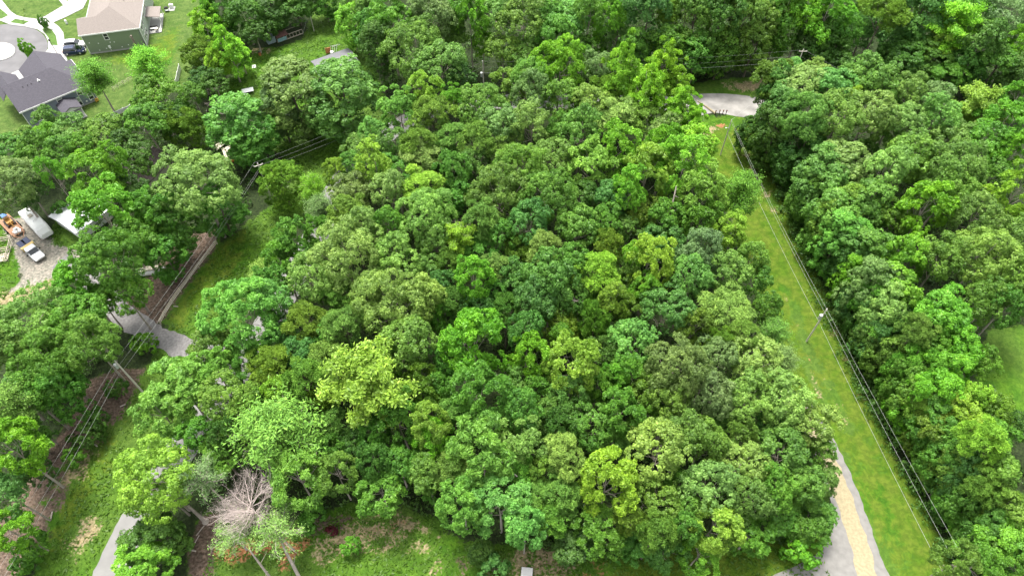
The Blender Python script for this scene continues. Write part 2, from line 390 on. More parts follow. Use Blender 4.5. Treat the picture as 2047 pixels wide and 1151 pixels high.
def make_crown(name, seed, Rr, hz, zc, lobes, lobe_r, puffs, puff_r, leaves, leaf, asp, m, lo=.35, updir=.5, flat=1.0, tip=0.0, noisep=.32, fill=.25):
    rs = np.random.RandomState(seed); f = lumpy(rs)
    L = dome_points(rs, lobes, Rr - lobe_r * .8, hz - lobe_r * .6, lo, f, fill)
    C = []; N = []; S = []; T = []
    for p, d in L:
        lr = lobe_r * rs.uniform(.65, 1.25); tl = rs.uniform(-.18, .18)
        if tip: p = p + np.array([0, 0, tip * rs.uniform(-1, 1)])
        pd = rdir(rs, puffs) + d * .75 + np.array([0, 0, updir]); pd /= np.linalg.norm(pd, axis=1, keepdims=True)
        pc = p + pd * np.array([1, 1, flat]) * lr * rs.uniform(.7, 1.05, (puffs, 1))
        for c, dd in zip(pc, pd):
            pr = puff_r * rs.uniform(.7, 1.3); k = leaves
            ld = rdir(rs, k) * .85 + dd * .7 + np.array([0, 0, .35]); ld /= np.linalg.norm(ld, axis=1, keepdims=True)
            C.append(c + ld * pr * rs.uniform(.55, 1.05, (k, 1)) * np.array([1, 1, flat]))
            nn = ld + rs.normal(size=(k, 3)) * noisep; N.append(nn / np.linalg.norm(nn, axis=1, keepdims=True))
            S.append(leaf * rs.uniform(.7, 1.3, k)); T.append(.5 + tl + rs.uniform(-.16, .16) + rs.normal(size=k) * .10)
    C = np.concatenate(C) + np.array([0, 0, zc])
    return leaf_mesh(name, C, np.concatenate(N), np.concatenate(S), asp, np.concatenate(T), m, rs), [(p + np.array([0, 0, zc]), d) for p, d in L]
def make_trunk(name, seed, L, zc, hz, rad, m, nlimb=14, zfork=.45, twig=True, top=.75):
    rs = random.Random(seed); mb = MB()
    ztop = zc + hz * top; n = 7; pts = []; wx = wy = 0
    for i in range(n + 1):
        t = i / n; wx += rs.uniform(-.16, .16); wy += rs.uniform(-.16, .16)
        pts.append(Vector((wx * t * 1.5, wy * t * 1.5, t * ztop)))
    mb.tube([Vector((0, 0, -.3))] + pts, [rad * 1.5] + [rad * (1 - .86 * i / n) for i in range(n + 1)], 7)
    S = rs.sample(L, min(nlimb, len(L)))
    for p, d in S:
        z0 = max(zc - hz * .75, min(p[2] - 1.2, ztop * .8)) * rs.uniform(.75, 1) ; t = min(z0 / ztop, .97); k = int(t * n); fr = t * n - k
        a = pts[k].lerp(pts[k + 1], fr); e = Vector(p); mid = a.lerp(e, .5) + Vector((rs.uniform(-.5, .5), rs.uniform(-.5, .5), -.4 + rs.uniform(-.3, .3)))
        r0 = rad * .42 * (1 - .5 * t)
        mb.tube([a, mid, e], [r0, r0 * .6, r0 * .25], 4, False)
        if twig:
            for _ in range(3):
                b = mid.lerp(e, rs.uniform(.1, .9)); q = b + Vector((rs.uniform(-1, 1), rs.uniform(-1, 1), rs.uniform(.1, 1.1))).normalized() * rs.uniform(.9, 1.8)
                mb.tube([b, q], [r0 * .3, r0 * .12], 3, False)
    me_o = mb.build(name, m); me = me_o.data; bpy.data.objects.remove(me_o); return me
def make_branchy(name, seed, Rr, zc, hz, leafm, bark, nb, density, leaf, pale=False, asp=1.5, rad=.22, sweep=.5, clump=.38):
    """trees whose leaves follow separate radiating branches (open, star-like or thin crowns)"""
    rs = random.Random(seed); nrs = np.random.RandomState(seed); mb = MB(); C = []; N = []; S = []; T = []
    ztop = zc + hz * .9; tr = [Vector((rs.uniform(-.3, .3) * i / 6, rs.uniform(-.3, .3) * i / 6, ztop * i / 6)) for i in range(7)]
    mb.tube(tr, [rad * (1 - .85 * i / 6) for i in range(7)], 6)
    for i in range(nb):
        t = (i + .5) / nb; z = (zc - hz * .8) + t * hz * 1.6; a = i * 2.4 + rs.uniform(-.5, .5)
        u = (z - (zc - hz)) / (2 * hz); reach = Rr * math.sin(min(1, max(.08, .12 + u * .9)) * math.pi) ** .6 * rs.uniform(.7, 1.1)
        k = min(5, max(0, int(z / ztop * 6))); s = tr[k].lerp(tr[min(k + 1, 6)], z / ztop * 6 - k)
        pts = [s]
        for j in range(1, 5):
            q = j / 4; pts.append(s + Vector((math.cos(a + q * .3) * reach * q, math.sin(a + q * .3) * reach * q, sweep * reach * q * (1 - .35 * q) + rs.uniform(-.2, .2))))
        r0 = rad * .38 * (1.15 - t); mb.tube(pts, [r0 * (1 - .8 * j / 4) for j in range(5)], 4, False)
        for j in range(1, 5):
            for _ in range(4):
                b = pts[j - 1].lerp(pts[j], rs.random()); dd = (pts[j] - pts[j - 1]).normalized()
                e = b + (dd * .7 + Vector((rs.uniform(-1, 1), rs.uniform(-1, 1), rs.uniform(-.3, .7)))).normalized() * rs.uniform(.5, 1.3)
                mb.tube([b, e], [r0 * .28, r0 * .1], 3, False)
                n = int(density * rs.uniform(.6, 1.3))
                for _ in range(1):
                    q = nrs.uniform(.25, 1.1, (n, 1)); c = np.array(b)[None] * (1 - q) + np.array(e)[None] * q + nrs.normal(size=(n, 3)) * clump * np.array([1, 1, .55])
                    C.append(c); nn = nrs.normal(size=(n, 3)) * .6 + np.array([0, 0, .9]) + np.array(dd) * .3; N.append(nn / np.linalg.norm(nn, axis=1, keepdims=True))
                    S.append(leaf * nrs.uniform(.7, 1.3, n)); T.append(.5 + rs.uniform(-.18, .18) + nrs.normal(size=n) * .17)
    lm = leaf_mesh(name + '_leaves', np.concatenate(C), np.concatenate(N), np.concatenate(S), asp, np.concatenate(T), leafm, nrs)
    o = mb.build(name, bark); me = o.data; bpy.data.objects.remove(o)
    return lm, me
def make_dead(seed, Rr, zc, hz):
    rs = random.Random(seed); mb = MB(); fine = MB()
    def grow(p, d, l, r, lev):
        n = 3; pts = [p]; q = p.copy(); dd = d.copy()
        for i in range(n):
            dd = (dd + Vector((rs.uniform(-.25, .25), rs.uniform(-.25, .25), rs.uniform(-.12, .18)))).normalized(); q = q + dd * l / n; pts.append(q.copy())
        (mb if lev < 2 else fine).tube(pts, [r * (1 - .6 * i / n) for i in range(n + 1)], 5 if lev < 2 else 3, False)
        if lev >= 4: return
        for i in range([0, 9, 7, 5][lev] if lev else 36):
            t = rs.uniform(.25, 1) if lev else rs.uniform(.45, 1)
            k = min(n - 1, int(t * n)); b = pts[k].lerp(pts[k + 1], t * n - k)
            a = rs.uniform(0, 6.28); side = Vector((math.cos(a), math.sin(a), rs.uniform(-.1, .6)))
            nd = (dd * (.25 if lev == 0 else .75) + side * (1 if lev == 0 else .7)).normalized()
            grow(b, nd, l * (.46 if lev == 0 else .5) * rs.uniform(.7, 1.1), r * .34, lev + 1)
    grow(Vector((0, 0, 0)), Vector((0, 0, 1)), zc + hz * .7, .2, 0)
    o = mb.build('d', M_DEADBARK); a = o.data; bpy.data.objects.remove(o); o = fine.build('d2', M_DEADBARK); b = o.data; bpy.data.objects.remove(o)
    return b, a
PRO = {}
def add(kind, Rr, zc, hz, lm, tm): PRO.setdefault(kind, []).append((Rr, zc, hz, lm, tm))
for s in range(4):   # broad puffy crowns, large and small
    lm, L = make_crown('crown_big', 10 + s, 6.8, 5.6, 14, 46, 1.65, 18, .60, 23, .29, 1.25, M_LEAF, lo=.45)
    add('O', 6.8, 14, 5.6, lm, make_trunk('t', s, L, 14, 5.6, .33, M_PALEBARK, 12))
for s in range(4):
    lm, L = make_crown('crown_mid', 20 + s, 4.6, 4.4, 14, 27, 1.4, 17, .54, 23, .28, 1.25, M_LEAF, lo=.6)
    add('o', 4.6, 14, 4.4, lm, make_trunk('t', 5 + s, L, 14, 4.4, .26, M_PALEBARK, 12))
for s in range(4):   # lighter, upswept, larger leaves
    lm, L = make_crown('crown_upswept', 30 + s, 4.6, 5.4, 14, 40, 1.2, 16, .46, 19, .33, 1.6, M_LEAF, lo=.6, updir=.9, tip=.6, noisep=.7, fill=.15)
    add('M', 4.6, 14, 5.4, lm, make_trunk('t', 12 + s, L, 14, 5.4, .24, M_PALEBARK, 9))
for s in range(3):   # large upswept crowns
    lm, L = make_crown('crown_upswept_big', 35 + s, 6.8, 6.0, 14, 66, 1.35, 17, .52, 23, .32, 1.5, M_LEAF, lo=.65, updir=.8, tip=.6, noisep=.55, fill=.15)
    add('L', 6.8, 14, 6.0, lm, make_trunk('t', 16 + s, L, 14, 6.0, .3, M_PALEBARK, 11))
for s in range(3):   # pointed crowns
    lm, L = make_crown('crown_pointed', 40 + s, 3.2, 7.0, 13, 44, .95, 15, .44, 18, .34, 1.6, M_LEAF, lo=.8, updir=1.1, noisep=.6)
    v = np.empty(len(lm.vertices) * 3, np.float32); lm.vertices.foreach_get('co', v); v = v.reshape(-1, 3)
    k = np.clip((v[:, 2] - 6) / 14, 0, 1); v[:, :2] *= (1.15 - .58 * k ** 1.6)[:, None]; lm.vertices.foreach_set('co', v.reshape(-1))
    add('T', 3.4, 13, 7.0, lm, make_trunk('t', 20 + s, L, 13, 7, .2, M_PALEBARK, 8, top=.8))
for s in range(4):   # pines: fine needle tufts in soft pads
    lm, L = make_crown('crown_pine', 50 + s, 4.0, 3.7, 15, 26, 1.3, 26, .40, 15, .26, 2.6, M_NEEDLE, lo=.45, updir=.7, flat=.75, noisep=1.0)
    add('P', 4.0, 15, 3.7, lm, make_trunk('t', 25 + s, L, 15, 3.7, .24, M_BARK, 12))
for s in range(3):   # full-length forest-edge trees, leaved to the ground
    lm, L = make_crown('crown_tall', 60 + s, 4.6, 7.8, 9.2, 56, 1.3, 15, .52, 24, .30, 1.3, M_LEAF, lo=.97)
    add('E', 4.6, 9.2, 7.8, lm, make_trunk('t', 35 + s, L, 9.2, 7.8, .28, M_BARK, 12))
for s in range(2):
    a, b = make_branchy('t', 70 + s, 5.8, 13, 5.0, M_LEAF, M_PALEBARK, 17, 62, .34, asp=1.5, sweep=.35, clump=.40, rad=.2); add('Y', 5.5, 13, 5.0, a, b)
for s in range(2):
    a, b = make_branchy('t', 80 + s, 4.4, 13, 5.0, M_NEEDLE, M_PALEBARK, 34, 24, .24, asp=1.8, sweep=.25, clump=.48); add('S', 4.4, 13, 5.0, a, b)
for s in range(2):   # cedar: broad, dense, drooping sprays to the ground
    lm, L = make_crown('crown_cedar', 90 + s, 4.0, 5.2, 5.6, 46, 1.0, 20, .34, 14, .25, 2.4, M_NEEDLE, lo=.9, updir=.1, flat=.6, noisep=.9)
    add('C', 4.0, 5.6, 5.2, lm, make_trunk('t', 45 + s, L, 5.6, 5.2, .22, M_BARK, 8, twig=False))
for s in range(2):
    a, b = make_branchy('t', 95 + s, 4.4, 11, 4.0, M_NEEDLE, M_DEADBARK, 20, 9, .22, asp=1.8, sweep=.3, clump=.35, rad=.2); add('s', 4.4, 11, 4.0, a, b)
a, b = make_dead(5, 5, 9, 3.5); add('D', 4.6, 8.5, 3.5, a, b)
for s in range(3):   # shrubs
    lm, L = make_crown('crown_shrub', 100 + s, 1.6, 1.5, 1.5, 12, .6, 10, .28, 12, .26, 1.5, M_LEAF, lo=.8)
    add('B', 1.6, 1.5, 1.5, lm, make_trunk('t', 50 + s, L, 1.5, 1.5, .05, M_BARK, 6, twig=False))
TONE = {  # leaf colours
 'green': (0.078, 0.211, 0.022), 'olive': (.118, .225, .036), 'bright': (.135, .340, .018), 'pale': (0.207, 0.326, 0.074), 'yellow': (.235, .400, .040), 'dark': (0.036, 0.100, 0.015), 'blue': (.060, .175, .036), 'grey': (0.141, 0.207, 0.074), 'mint': (.145, .330, .060), 'moss': (0.096, 0.170, 0.013),
 'vivid': (.215, .440, .025), 'soft': (.125, .280, .042), 'lime': (.190, .350, .040),
 'red': (.12, .012, .018), 'dead': (.4, .3, .26)}
TWORD = {'vivid': 'vivid green', 'soft': 'soft green', 'lime': 'lime green', 'olive': 'olive green', 'green': 'mid green', 'bright': 'bright green', 'pale': 'pale green', 'yellow': 'yellow-green', 'dark': 'dark green', 'blue': 'bluish green', 'grey': 'grey-green', 'mint': 'light minty green', 'moss': 'brownish green', 'red': 'dark red', 'dead': 'bare pinkish'}
KWORD = {'s': 'half-bare tree', 'L': 'leafy tree', 'O': 'broad tree', 'o': 'round tree', 'M': 'leafy tree', 'T': 'pointed tree', 'P': 'pine', 'E': 'upright tree', 'Y': 'spreading tree', 'S': 'thin airy tree', 'C': 'dense cedar', 'D': 'leafless tree', 'B': 'shrub'}
KNAME = {'s': 'thin_tree', 'L': 'maple_tree', 'O': 'oak_tree', 'o': 'oak_tree', 'M': 'maple_tree', 'T': 'poplar_tree', 'P': 'pine_tree', 'E': 'hardwood_tree', 'Y': 'sweetgum_tree', 'S': 'thin_tree', 'C': 'cedar_tree', 'D': 'dead_tree', 'B': 'shrub'}
ZC = {'s': 11, 'L': 14, 'O': 14, 'o': 13.5, 'M': 14, 'T': 13, 'P': 14.5, 'E': 9, 'Y': 13.5, 'S': 12.5, 'C': 5, 'D': 8, 'B': 1.2}

# ------------------------------------------------------------------ every tree: photo x, y of the crown centre, crown half-width (px), kind, colour[, crown-centre height]
TREES = '''
190 155 38 S green 10
298 132 38 S bright 11
312 195 44 o green 10
330 240 34 o dark 8
293 250 46 o green 10
395 112 30 C moss 5
410 62 30 T vivid 7
425 45 26 T bright 7
440 125 28 T vivid 6
458 105 36 T vivid 8
480 112 18 T bright 5
440 20 34 T green 8
490 38 40 o dark 7
538 18 42 E dark 6
590 8 40 E green 6
648 0 34 E green 6
510 70 30 o dark 5
535 55 26 o dark 4
405 160 26 o dark 4
430 170 30 o dark 5
385 190 26 o green 5
370 222 24 B green 2
372 262 40 C moss 6
98 242 26 o olive 9
58 285 26 o olive 9
25 300 36 o green 9
100 275 24 o bright 9
150 268 38 o olive 9.5
210 272 44 o olive 11
255 300 36 o dark 10
175 300 34 o green 11
485 258 60 E green 8.5
505 300 36 E green 6
592 200 66 E grey 10
560 225 34 E grey 8
682 203 68 E olive 10.5
705 55 30 E vivid 7
752 66 34 E green 8
760 110 40 E dark 10
780 40 44 o green 14
830 105 62 O olive 14
860 40 46 o grey 14
905 25 40 o green 14
880 130 48 o olive 13
940 40 36 M bright 13
965 90 26 M bright 8
1000 35 42 o olive 14
1005 100 32 o olive 10
905 160 42 o dark 9
850 190 32 M yellow 14
868 232 38 P olive 14
800 230 42 M mint 13
905 205 24 M bright 14
960 224 50 O olive 13.5
1000 256 42 o pale 14
745 268 26 o mint 12
785 290 30 o olive 13
835 290 38 P olive 14
905 275 36 P olive 14
950 285 34 P olive 14
1045 45 46 o olive 14
1092 40 42 o green 14
1135 45 44 o mint 14
1045 110 36 o olive 9
1105 100 36 E green 10
1155 105 36 o green 9
1175 30 34 o green 14
1215 35 32 M bright 14
1195 90 20 T bright 8
1290 45 48 E blue 13
1260 110 34 E green 8
1338 28 30 P moss 14
1385 50 42 E olive 12
1330 105 36 E green 8
1435 60 42 E dark 12
1390 112 36 E green 7
1480 55 42 E olive 12
1440 108 30 E green 7
1505 95 34 E olive 8
1530 40 38 o olive 14
1118 140 54 M bright 15.5
1060 158 34 o mint 14
1192 140 30 o grey 14
1232 128 24 P vivid 14
1248 160 42 T vivid 15
1320 155 42 T vivid 15
1350 190 36 T vivid 14
1290 198 40 T vivid 14
1362 235 40 T vivid 14
1388 262 30 T vivid 12
1215 180 36 P moss 14
1065 190 38 o grey 14
1122 208 42 o olive 14
1172 215 44 o pale 14
1235 235 46 P pale 14
1288 240 38 P olive 14
1120 262 30 P green 14
1060 252 42 o pale 14
1160 270 42 o olive 14
1332 275 40 o pale 13
1560 40 44 E green 12
1625 84 34 E dark 9
1610 25 38 o bright 14
1652 40 44 M bright 14
1645 105 40 E dark 8
1685 62 32 o green 12
1765 30 42 P moss 16
1800 92 38 E blue 9
1828 55 52 E blue 12
1800 130 44 E dark 7
1905 55 46 Y vivid 15
1880 92 30 M yellow 11
1862 18 30 o bright 14
1850 130 38 E green 7
1945 30 40 o green 14
1965 85 46 o blue 13
2005 35 44 o grey 14
2035 95 34 M bright 12
1925 130 44 E green 8
1985 140 42 E green 8
2035 160 36 E dark 8
1880 165 36 E green 6
1668 142 34 E dark 6
1582 152 30 o mint 10.5
1628 152 32 o pale 11
1602 180 48 o pale 14
1660 182 44 o mint 14
1720 165 46 o olive 14
1700 192 24 P yellow 14
1760 180 40 o olive 14
1812 190 36 o olive 14
1862 205 38 o grey 13
1868 242 42 o mint 14
1948 220 48 Y yellow 14
1992 262 54 M bright 13
2030 210 34 M bright 12
1545 195 30 E blue 10
1555 240 40 E blue 10
1545 275 40 E dark 9
1605 240 50 O olive 14
1672 235 48 o olive 14
1738 232 44 o pale 14
1800 252 42 o pale 14
1905 285 48 o olive 14
25 372 56 O grey 12
78 305 36 o green 11
130 310 38 o green 11
195 358 52 M bright 14
228 315 24 M bright 15
102 345 24 M bright 13
58 384 36 o dark 7
128 424 18 B green 2
275 330 34 o dark 9
262 382 36 o dark 9
218 430 58 M bright 14
312 425 46 M green 13
398 372 76 O pale 14
345 462 48 E green 8
330 512 40 E green 7
225 525 64 O green 13
160 570 44 M bright 11
270 480 44 o green 12
440 420 46 E green 7
250 590 44 o green 10
200 600 34 o green 8
565 368 44 C moss 6
748 330 34 M yellow 14
706 332 26 o mint 12
672 350 24 M yellow 11
705 390 46 o grey 13
625 378 24 S bright 11
645 425 30 S grey 11
782 385 36 o pale 14
848 378 44 P yellow 14
838 322 42 P pale 14
905 352 34 M green 14
700 432 44 P olive 13
855 440 56 O pale 14
775 455 34 o green 13
1000 395 60 O olive 14
962 442 38 P olive 14
590 488 40 M green 12
640 470 30 M green 12
690 515 66 O pale 14
625 560 42 o pale 13
725 475 44 o pale 14
792 520 44 o pale 14
868 492 34 o olive 13
918 478 34 Y yellow 14
945 562 38 M bright 13
990 540 30 P pale 14
882 572 30 o blue 11
565 528 42 M green 11
545 575 38 M green 11
532 552 28 S pale 9
1045 345 50 O olive 14
1092 400 56 O olive 14
1098 325 42 o olive 14
1180 335 46 M lime 14
1232 300 44 M bright 14
1292 352 50 M lime 15
1258 385 36 M bright 14
1362 340 54 M vivid 15
1402 392 52 M lime 14
1330 300 40 M bright 14
1385 305 42 M vivid 13
1225 402 42 o blue 13
1062 450 42 o blue 14
1152 462 48 O olive 14
1210 445 32 o green 13
1215 492 30 P moss 13
1085 502 34 P pale 14
1330 440 44 o green 13
1322 490 42 o blue 11
1400 445 46 M green 13
1478 392 40 S green 13
1452 468 36 M yellow 12
1402 508 46 o grey 14
1300 530 44 M yellow 14
1268 508 22 M bright 14
1500 520 32 o olive 12
1190 550 44 P yellow 14
1452 548 42 o pale 13
1378 560 46 o mint 14
1100 560 54 o blue 14
1032 560 38 o blue 13
1145 530 36 o green 13
1570 300 44 E blue 9
1622 330 52 O olive 14
1700 315 54 O pale 14
1655 395 56 O olive 14
1738 385 56 O olive 14
1815 315 50 o olive 14
1775 345 40 o pale 14
1900 340 56 O olive 14
1962 300 44 o green 13
2018 315 36 M bright 13
2022 395 46 M yellow 14
1848 425 50 M bright 14
1892 385 46 o olive 14
1945 440 50 O olive 14
1690 450 44 o mint 13
1612 440 46 E olive 9
1650 505 46 E blue 8
1750 485 50 O olive 14
1822 500 46 M bright 14
1882 520 50 o olive 14
1960 520 58 O pale 14
2030 480 48 o olive 14
1640 560 30 E bright 7
1720 545 48 O grey 14
1800 560 50 M bright 14
2020 560 50 O olive 14
1590 385 34 E dark 7
70 650 74 O olive 13
160 640 50 o green 12
185 690 56 O olive 12
100 725 64 O green 12
25 700 44 o olive 12
60 790 52 O green 12
130 785 44 E green 8
18 810 42 S olive 13
485 635 72 M mint 12
540 605 40 o mint 12
365 775 60 M mint 11
435 745 42 M mint 11
325 830 54 M mint 11
395 876 38 o green 9.5
460 800 52 O olive 12
290 690 22 B bright 2
235 775 20 B dark 2
200 840 22 B dark 2.4
180 870 24 B dark 2.6
150 915 20 B green 2
145 880 14 B dark 2
612 645 46 P moss 13
690 655 38 P olive 13
785 615 70 O pale 14
745 590 40 o pale 14
845 600 42 o pale 14
650 728 42 P olive 13
540 732 44 P moss 12
612 762 42 P olive 13
558 790 34 M yellow 12
500 810 36 o olive 12
738 765 84 Y yellow 15
800 835 46 M green 13
820 695 56 O olive 14
952 690 62 M bright 14
882 640 26 M green 10
960 790 60 M green 14
990 590 24 M green 11
560 870 88 S soft 13
640 805 26 P moss 11
860 850 40 M yellow 13
782 722 40 o olive 12
1072 602 48 o blue 13
1052 662 36 o blue 13
1122 672 24 o green 11
1132 600 36 o blue 12
1225 600 28 M yellow 13
1288 582 30 M bright 12
1332 622 50 o blue 13
1448 620 54 P pale 14
1485 672 32 P olive 13
1440 688 30 P moss 12
1265 690 48 o mint 13
1060 722 44 M bright 13
1142 732 54 M yellow 14
1040 825 46 o green 13
1222 762 30 M bright 11
1240 825 44 M green 12
1350 740 60 O grey 14
1425 720 42 o grey 13
1340 805 46 o olive 13
1502 722 50 o pale 13
1492 800 50 O pale 13
1420 790 44 O grey 13
1170 850 48 o green 11
1185 660 34 C green 9
1532 620 32 o green 11
1545 668 30 S olive 10
1562 725 32 S grey 9
1560 800 52 O pale 12
1622 850 50 O pale 11
1640 625 32 E blue 7
1700 605 34 E green 8
1772 602 40 o pale 13
1718 690 32 o olive 10
1832 662 32 P olive 15
1722 745 46 C green 8
1850 768 46 M bright 13
1900 610 56 M bright 14
1960 605 42 o olive 13
1930 690 46 M bright 13
1995 615 42 o green 13
1962 728 30 o green 10
1955 792 34 M yellow 11
1920 812 46 M yellow 13
1835 830 46 M green 11
1895 730 40 M bright 12
2035 590 38 o olive 12
2038 850 30 o dark 8
30 905 54 M bright 12
20 990 44 o blue 10
22 1060 42 M bright 9
72 938 28 E dark 5
60 1100 34 B green 3
312 958 74 O lime 12
335 990 42 o lime 8
268 985 24 o lime 9
408 958 46 s grey 11
315 1082 54 E dark 5
290 1140 54 M bright 6
466 1072 46 s pale 6
492 1010 50 D dead 8
50 868 36 E green 7
556 1062 54 s pale 8.5
600 960 58 M soft 11
625 1035 26 B green 3
760 985 46 M green 8
862 885 46 M bright 12
800 930 42 o green 9
705 895 40 o dark 8
965 900 66 M mint 13
1000 1010 62 M mint 12
925 1010 50 M mint 11
700 1088 18 B bright 2
860 975 26 M green 7
990 1138 30 B blue 3
962 1105 24 E dark 3
1045 885 50 M pale 13
1050 1055 42 M mint 11
1125 915 42 P pale 13
1122 985 42 P olive 11
1215 965 62 M yellow 13
1200 1060 52 M green 8
1318 905 60 O pale 13
1372 870 44 o olive 13
1312 1000 46 o olive 11
1418 975 52 O pale 12
1405 890 44 o olive 12
1425 1050 50 M yellow 10
1330 1100 42 M blue 6
1395 1110 40 M bright 6
1480 925 50 o pale 12
1498 1000 44 o olive 11
1500 1070 42 M green 6
1150 1085 46 E dark 4
1262 1080 40 E green 4
1560 905 52 O olive 12
1600 965 46 o olive 10
1612 1045 46 M green 5
1558 1030 40 o green 6
1600 1100 34 B bright 2.5
1645 905 26 o olive 9
1632 968 34 E olive 5
1628 1030 34 E green 4
1590 900 34 E dark 5
1838 892 36 M green 9
1938 880 42 P yellow 15
1998 930 52 o olive 12
2022 1005 46 o olive 11
1855 1000 40 M green 7
1900 1065 46 M green 8
1980 1062 50 M bright 9
1960 1130 42 M green 8
2035 1095 38 o green 8
1795 935 30 E green 3.5
1825 1010 30 E green 3.5
1870 1100 28 E dark 4
1490 272 24 E dark 5
1520 340 30 E dark 5
2035 1145 30 M green 7
'''
SPECIAL = {  # hand-written labels for the trees one picks out at once
 (190,155): 'thin feathery tree with a dark leaning trunk between the two suburban houses',
 (298,132): 'thin bright-topped tree in front of the green house lawn',
 (565,368): 'dense brownish green cedar standing alone behind the wire-carrying pole on the left lawn',
 (492,1010): 'leafless pinkish grey tree with fans of fine bare twigs, near the bottom left',
 (738,765): 'yellow-green tree with star-like spreading branches rising left of the woods centre',
 (918,478): 'small spiky yellow-green tree with pale branches, in the upper middle of the woods',
 (1478,392): 'thin see-through tree leaning over the grass strip with a dark slanting trunk',
 (1832,662): 'pine with a bare grey leaning trunk inside the right-hand woods',
 (1938,880): 'yellowish pine with a crooked bare trunk at the lower right',
 (1765,30): 'pine with a long straight bare trunk at the top edge of the far woods',
 (1905,55): 'glowing yellow-green tree at the top right corner woods',
 (1948,220): 'pale yellow-green spreading tree on the right-hand woods far edge',
 (312,958): 'large yellow-green tree overhanging the pale road at the bottom left',
 (315,1082): 'dark bushy evergreen right beside the pale road at the bottom left',
 (290,1140): 'bright green bushy tree cut by the bottom edge beside the pale road',
 (408,958): 'grey-green half-bare tree with pale limbs beside the leafless tree',
 (556,1062): 'thin pale tree with curved grey trunks over the bare orange soil',
 (466,1072): 'small pale airy sapling over an orange patch of soil',
 (560,870): 'large soft feathery pale tree left of centre near the bottom',
 (485,635): 'big light minty green tree whose crown hides the end of the gravel driveway',
 (682,203): 'tall rounded olive tree in front of the grey-roofed mobile home',
 (592,200): 'wide grey-green tree on the upper left lawn, left of its rounder neighbour',
 (398,372): 'wide pale green tree whose crown meets the power lines on the left',
 (218,430): 'bright green tree hanging over the white metal roof',
 (195,358): 'bright green tree just above the white metal roof, with a pale leaning trunk',
 (690,515): 'wide pale flowering-looking tree at the left middle of the central woods',
 (785,615): 'wide pale puffy tree below the one at the left middle of the woods',
 (965,900): 'pale minty tree with white dead limbs at the bottom centre',
 (1000,1010): 'large light green billowing tree overhanging the bare ground at bottom centre',
 (1215,965): 'large yellow-green billowing tree right of the bottom centre',
 (1425,1050): 'yellow-green leafy tree hanging low over the bottom right lawn',
 (952,690): 'large bright green full tree in the middle of the woods',
 (1142,732): 'yellow-green tree with upright sprays just right of the middle',
 (1448,620): 'wide pale flat-topped pine near the right side of the central woods',
 (1118,140): 'big smooth green dome-shaped tree at the far tip of the central woods',
 (1320,155): 'tallest narrow bright tree beside the patched end of the road',
 (1248,160): 'yellowish narrow tree at the far edge of the woods, below the wires',
 (1350,740): 'wide dull grey-green tree right of the woods centre',
 (700,1088): 'small round bright shrub standing alone on the bottom lawn',
 (1600,1100): 'bright rounded shrub in the corner of the grey gravel junction',
 (1290,45): 'tall bluish green tree at the top edge, above the narrow bright trees',
 (458,105): 'brightest narrow feathery tree at the corner of the suburban lawn',
 (1362,340): 'bright green tree with bare forked limbs beside the grass strip',
}
HANDLES = [  # short names of landmarks and where they are in the photo
 ('the green suburban house',225,80), ('the blue-grey suburban house',100,170), ('the low brown coop',578,72),
 ('the grey-roofed mobile home',680,120), ('the white travel trailer',82,445), ('the white metal roof',155,435),
 ('the left lawn cedar',565,368), ('the pole by the gravel driveway',255,750), ('the wide pale driveway tree',485,635),
 ('the leafless pinkish tree',492,1010), ('the star-branched tree left of centre',738,765), ('the utility box at the bottom',1052,1138),
 ('the far pole behind the woods tip',967,150), ('the dome-shaped tree at the far tip',1120,140),
 ('the patched end of the road',1440,210), ('the pole near the road end',1450,275), ('the leaning tree over the grass strip',1478,392),
 ('the transformer pole in the grass strip',1630,650), ('the leaning pine of the right woods',1832,662), ('the crooked yellowish pine',1938,880),
 ('the glowing tree in the top right corner',1905,55), ('the pine with a long bare trunk',1765,30), ('the right-hand meadow',2020,740),
 ('the gravel junction',1690,1100), ('the wide dull tree right of centre',1350,740), ('the bright full tree in the middle',952,690),
 ('the wide pale tree at left middle',690,515), ('the small spiky tree',918,478), ('the far right-hand pole',1592,115),
 ('the large tree right of bottom centre',1215,965), ('the pale road at bottom left',200,1100), ('the small pole on the far lawn',625,40),
 ('the bright forked tree by the strip',1362,340), ('the pale flat-topped pine',1448,620), ('the spreading tree on the right woods far edge',1948,220)]
def leafcol(t, rs):
    c = [a * .70 + b * .30 for a, b in zip(TONE[t], (.130, .280, .036))]; k = rs.uniform(.9, 1.14) * 1.27
    return (c[0] * k * rs.uniform(.9, 1.12), c[1] * k, c[2] * k * rs.uniform(.8, 1.25), 1)
ITEMS = []
for ln in TREES.strip().split('\n'):
    q = ln.split(); ITEMS.append([float(q[0]), float(q[1]), float(q[2]), q[3], q[4], float(q[5]) if len(q) > 5 else None])
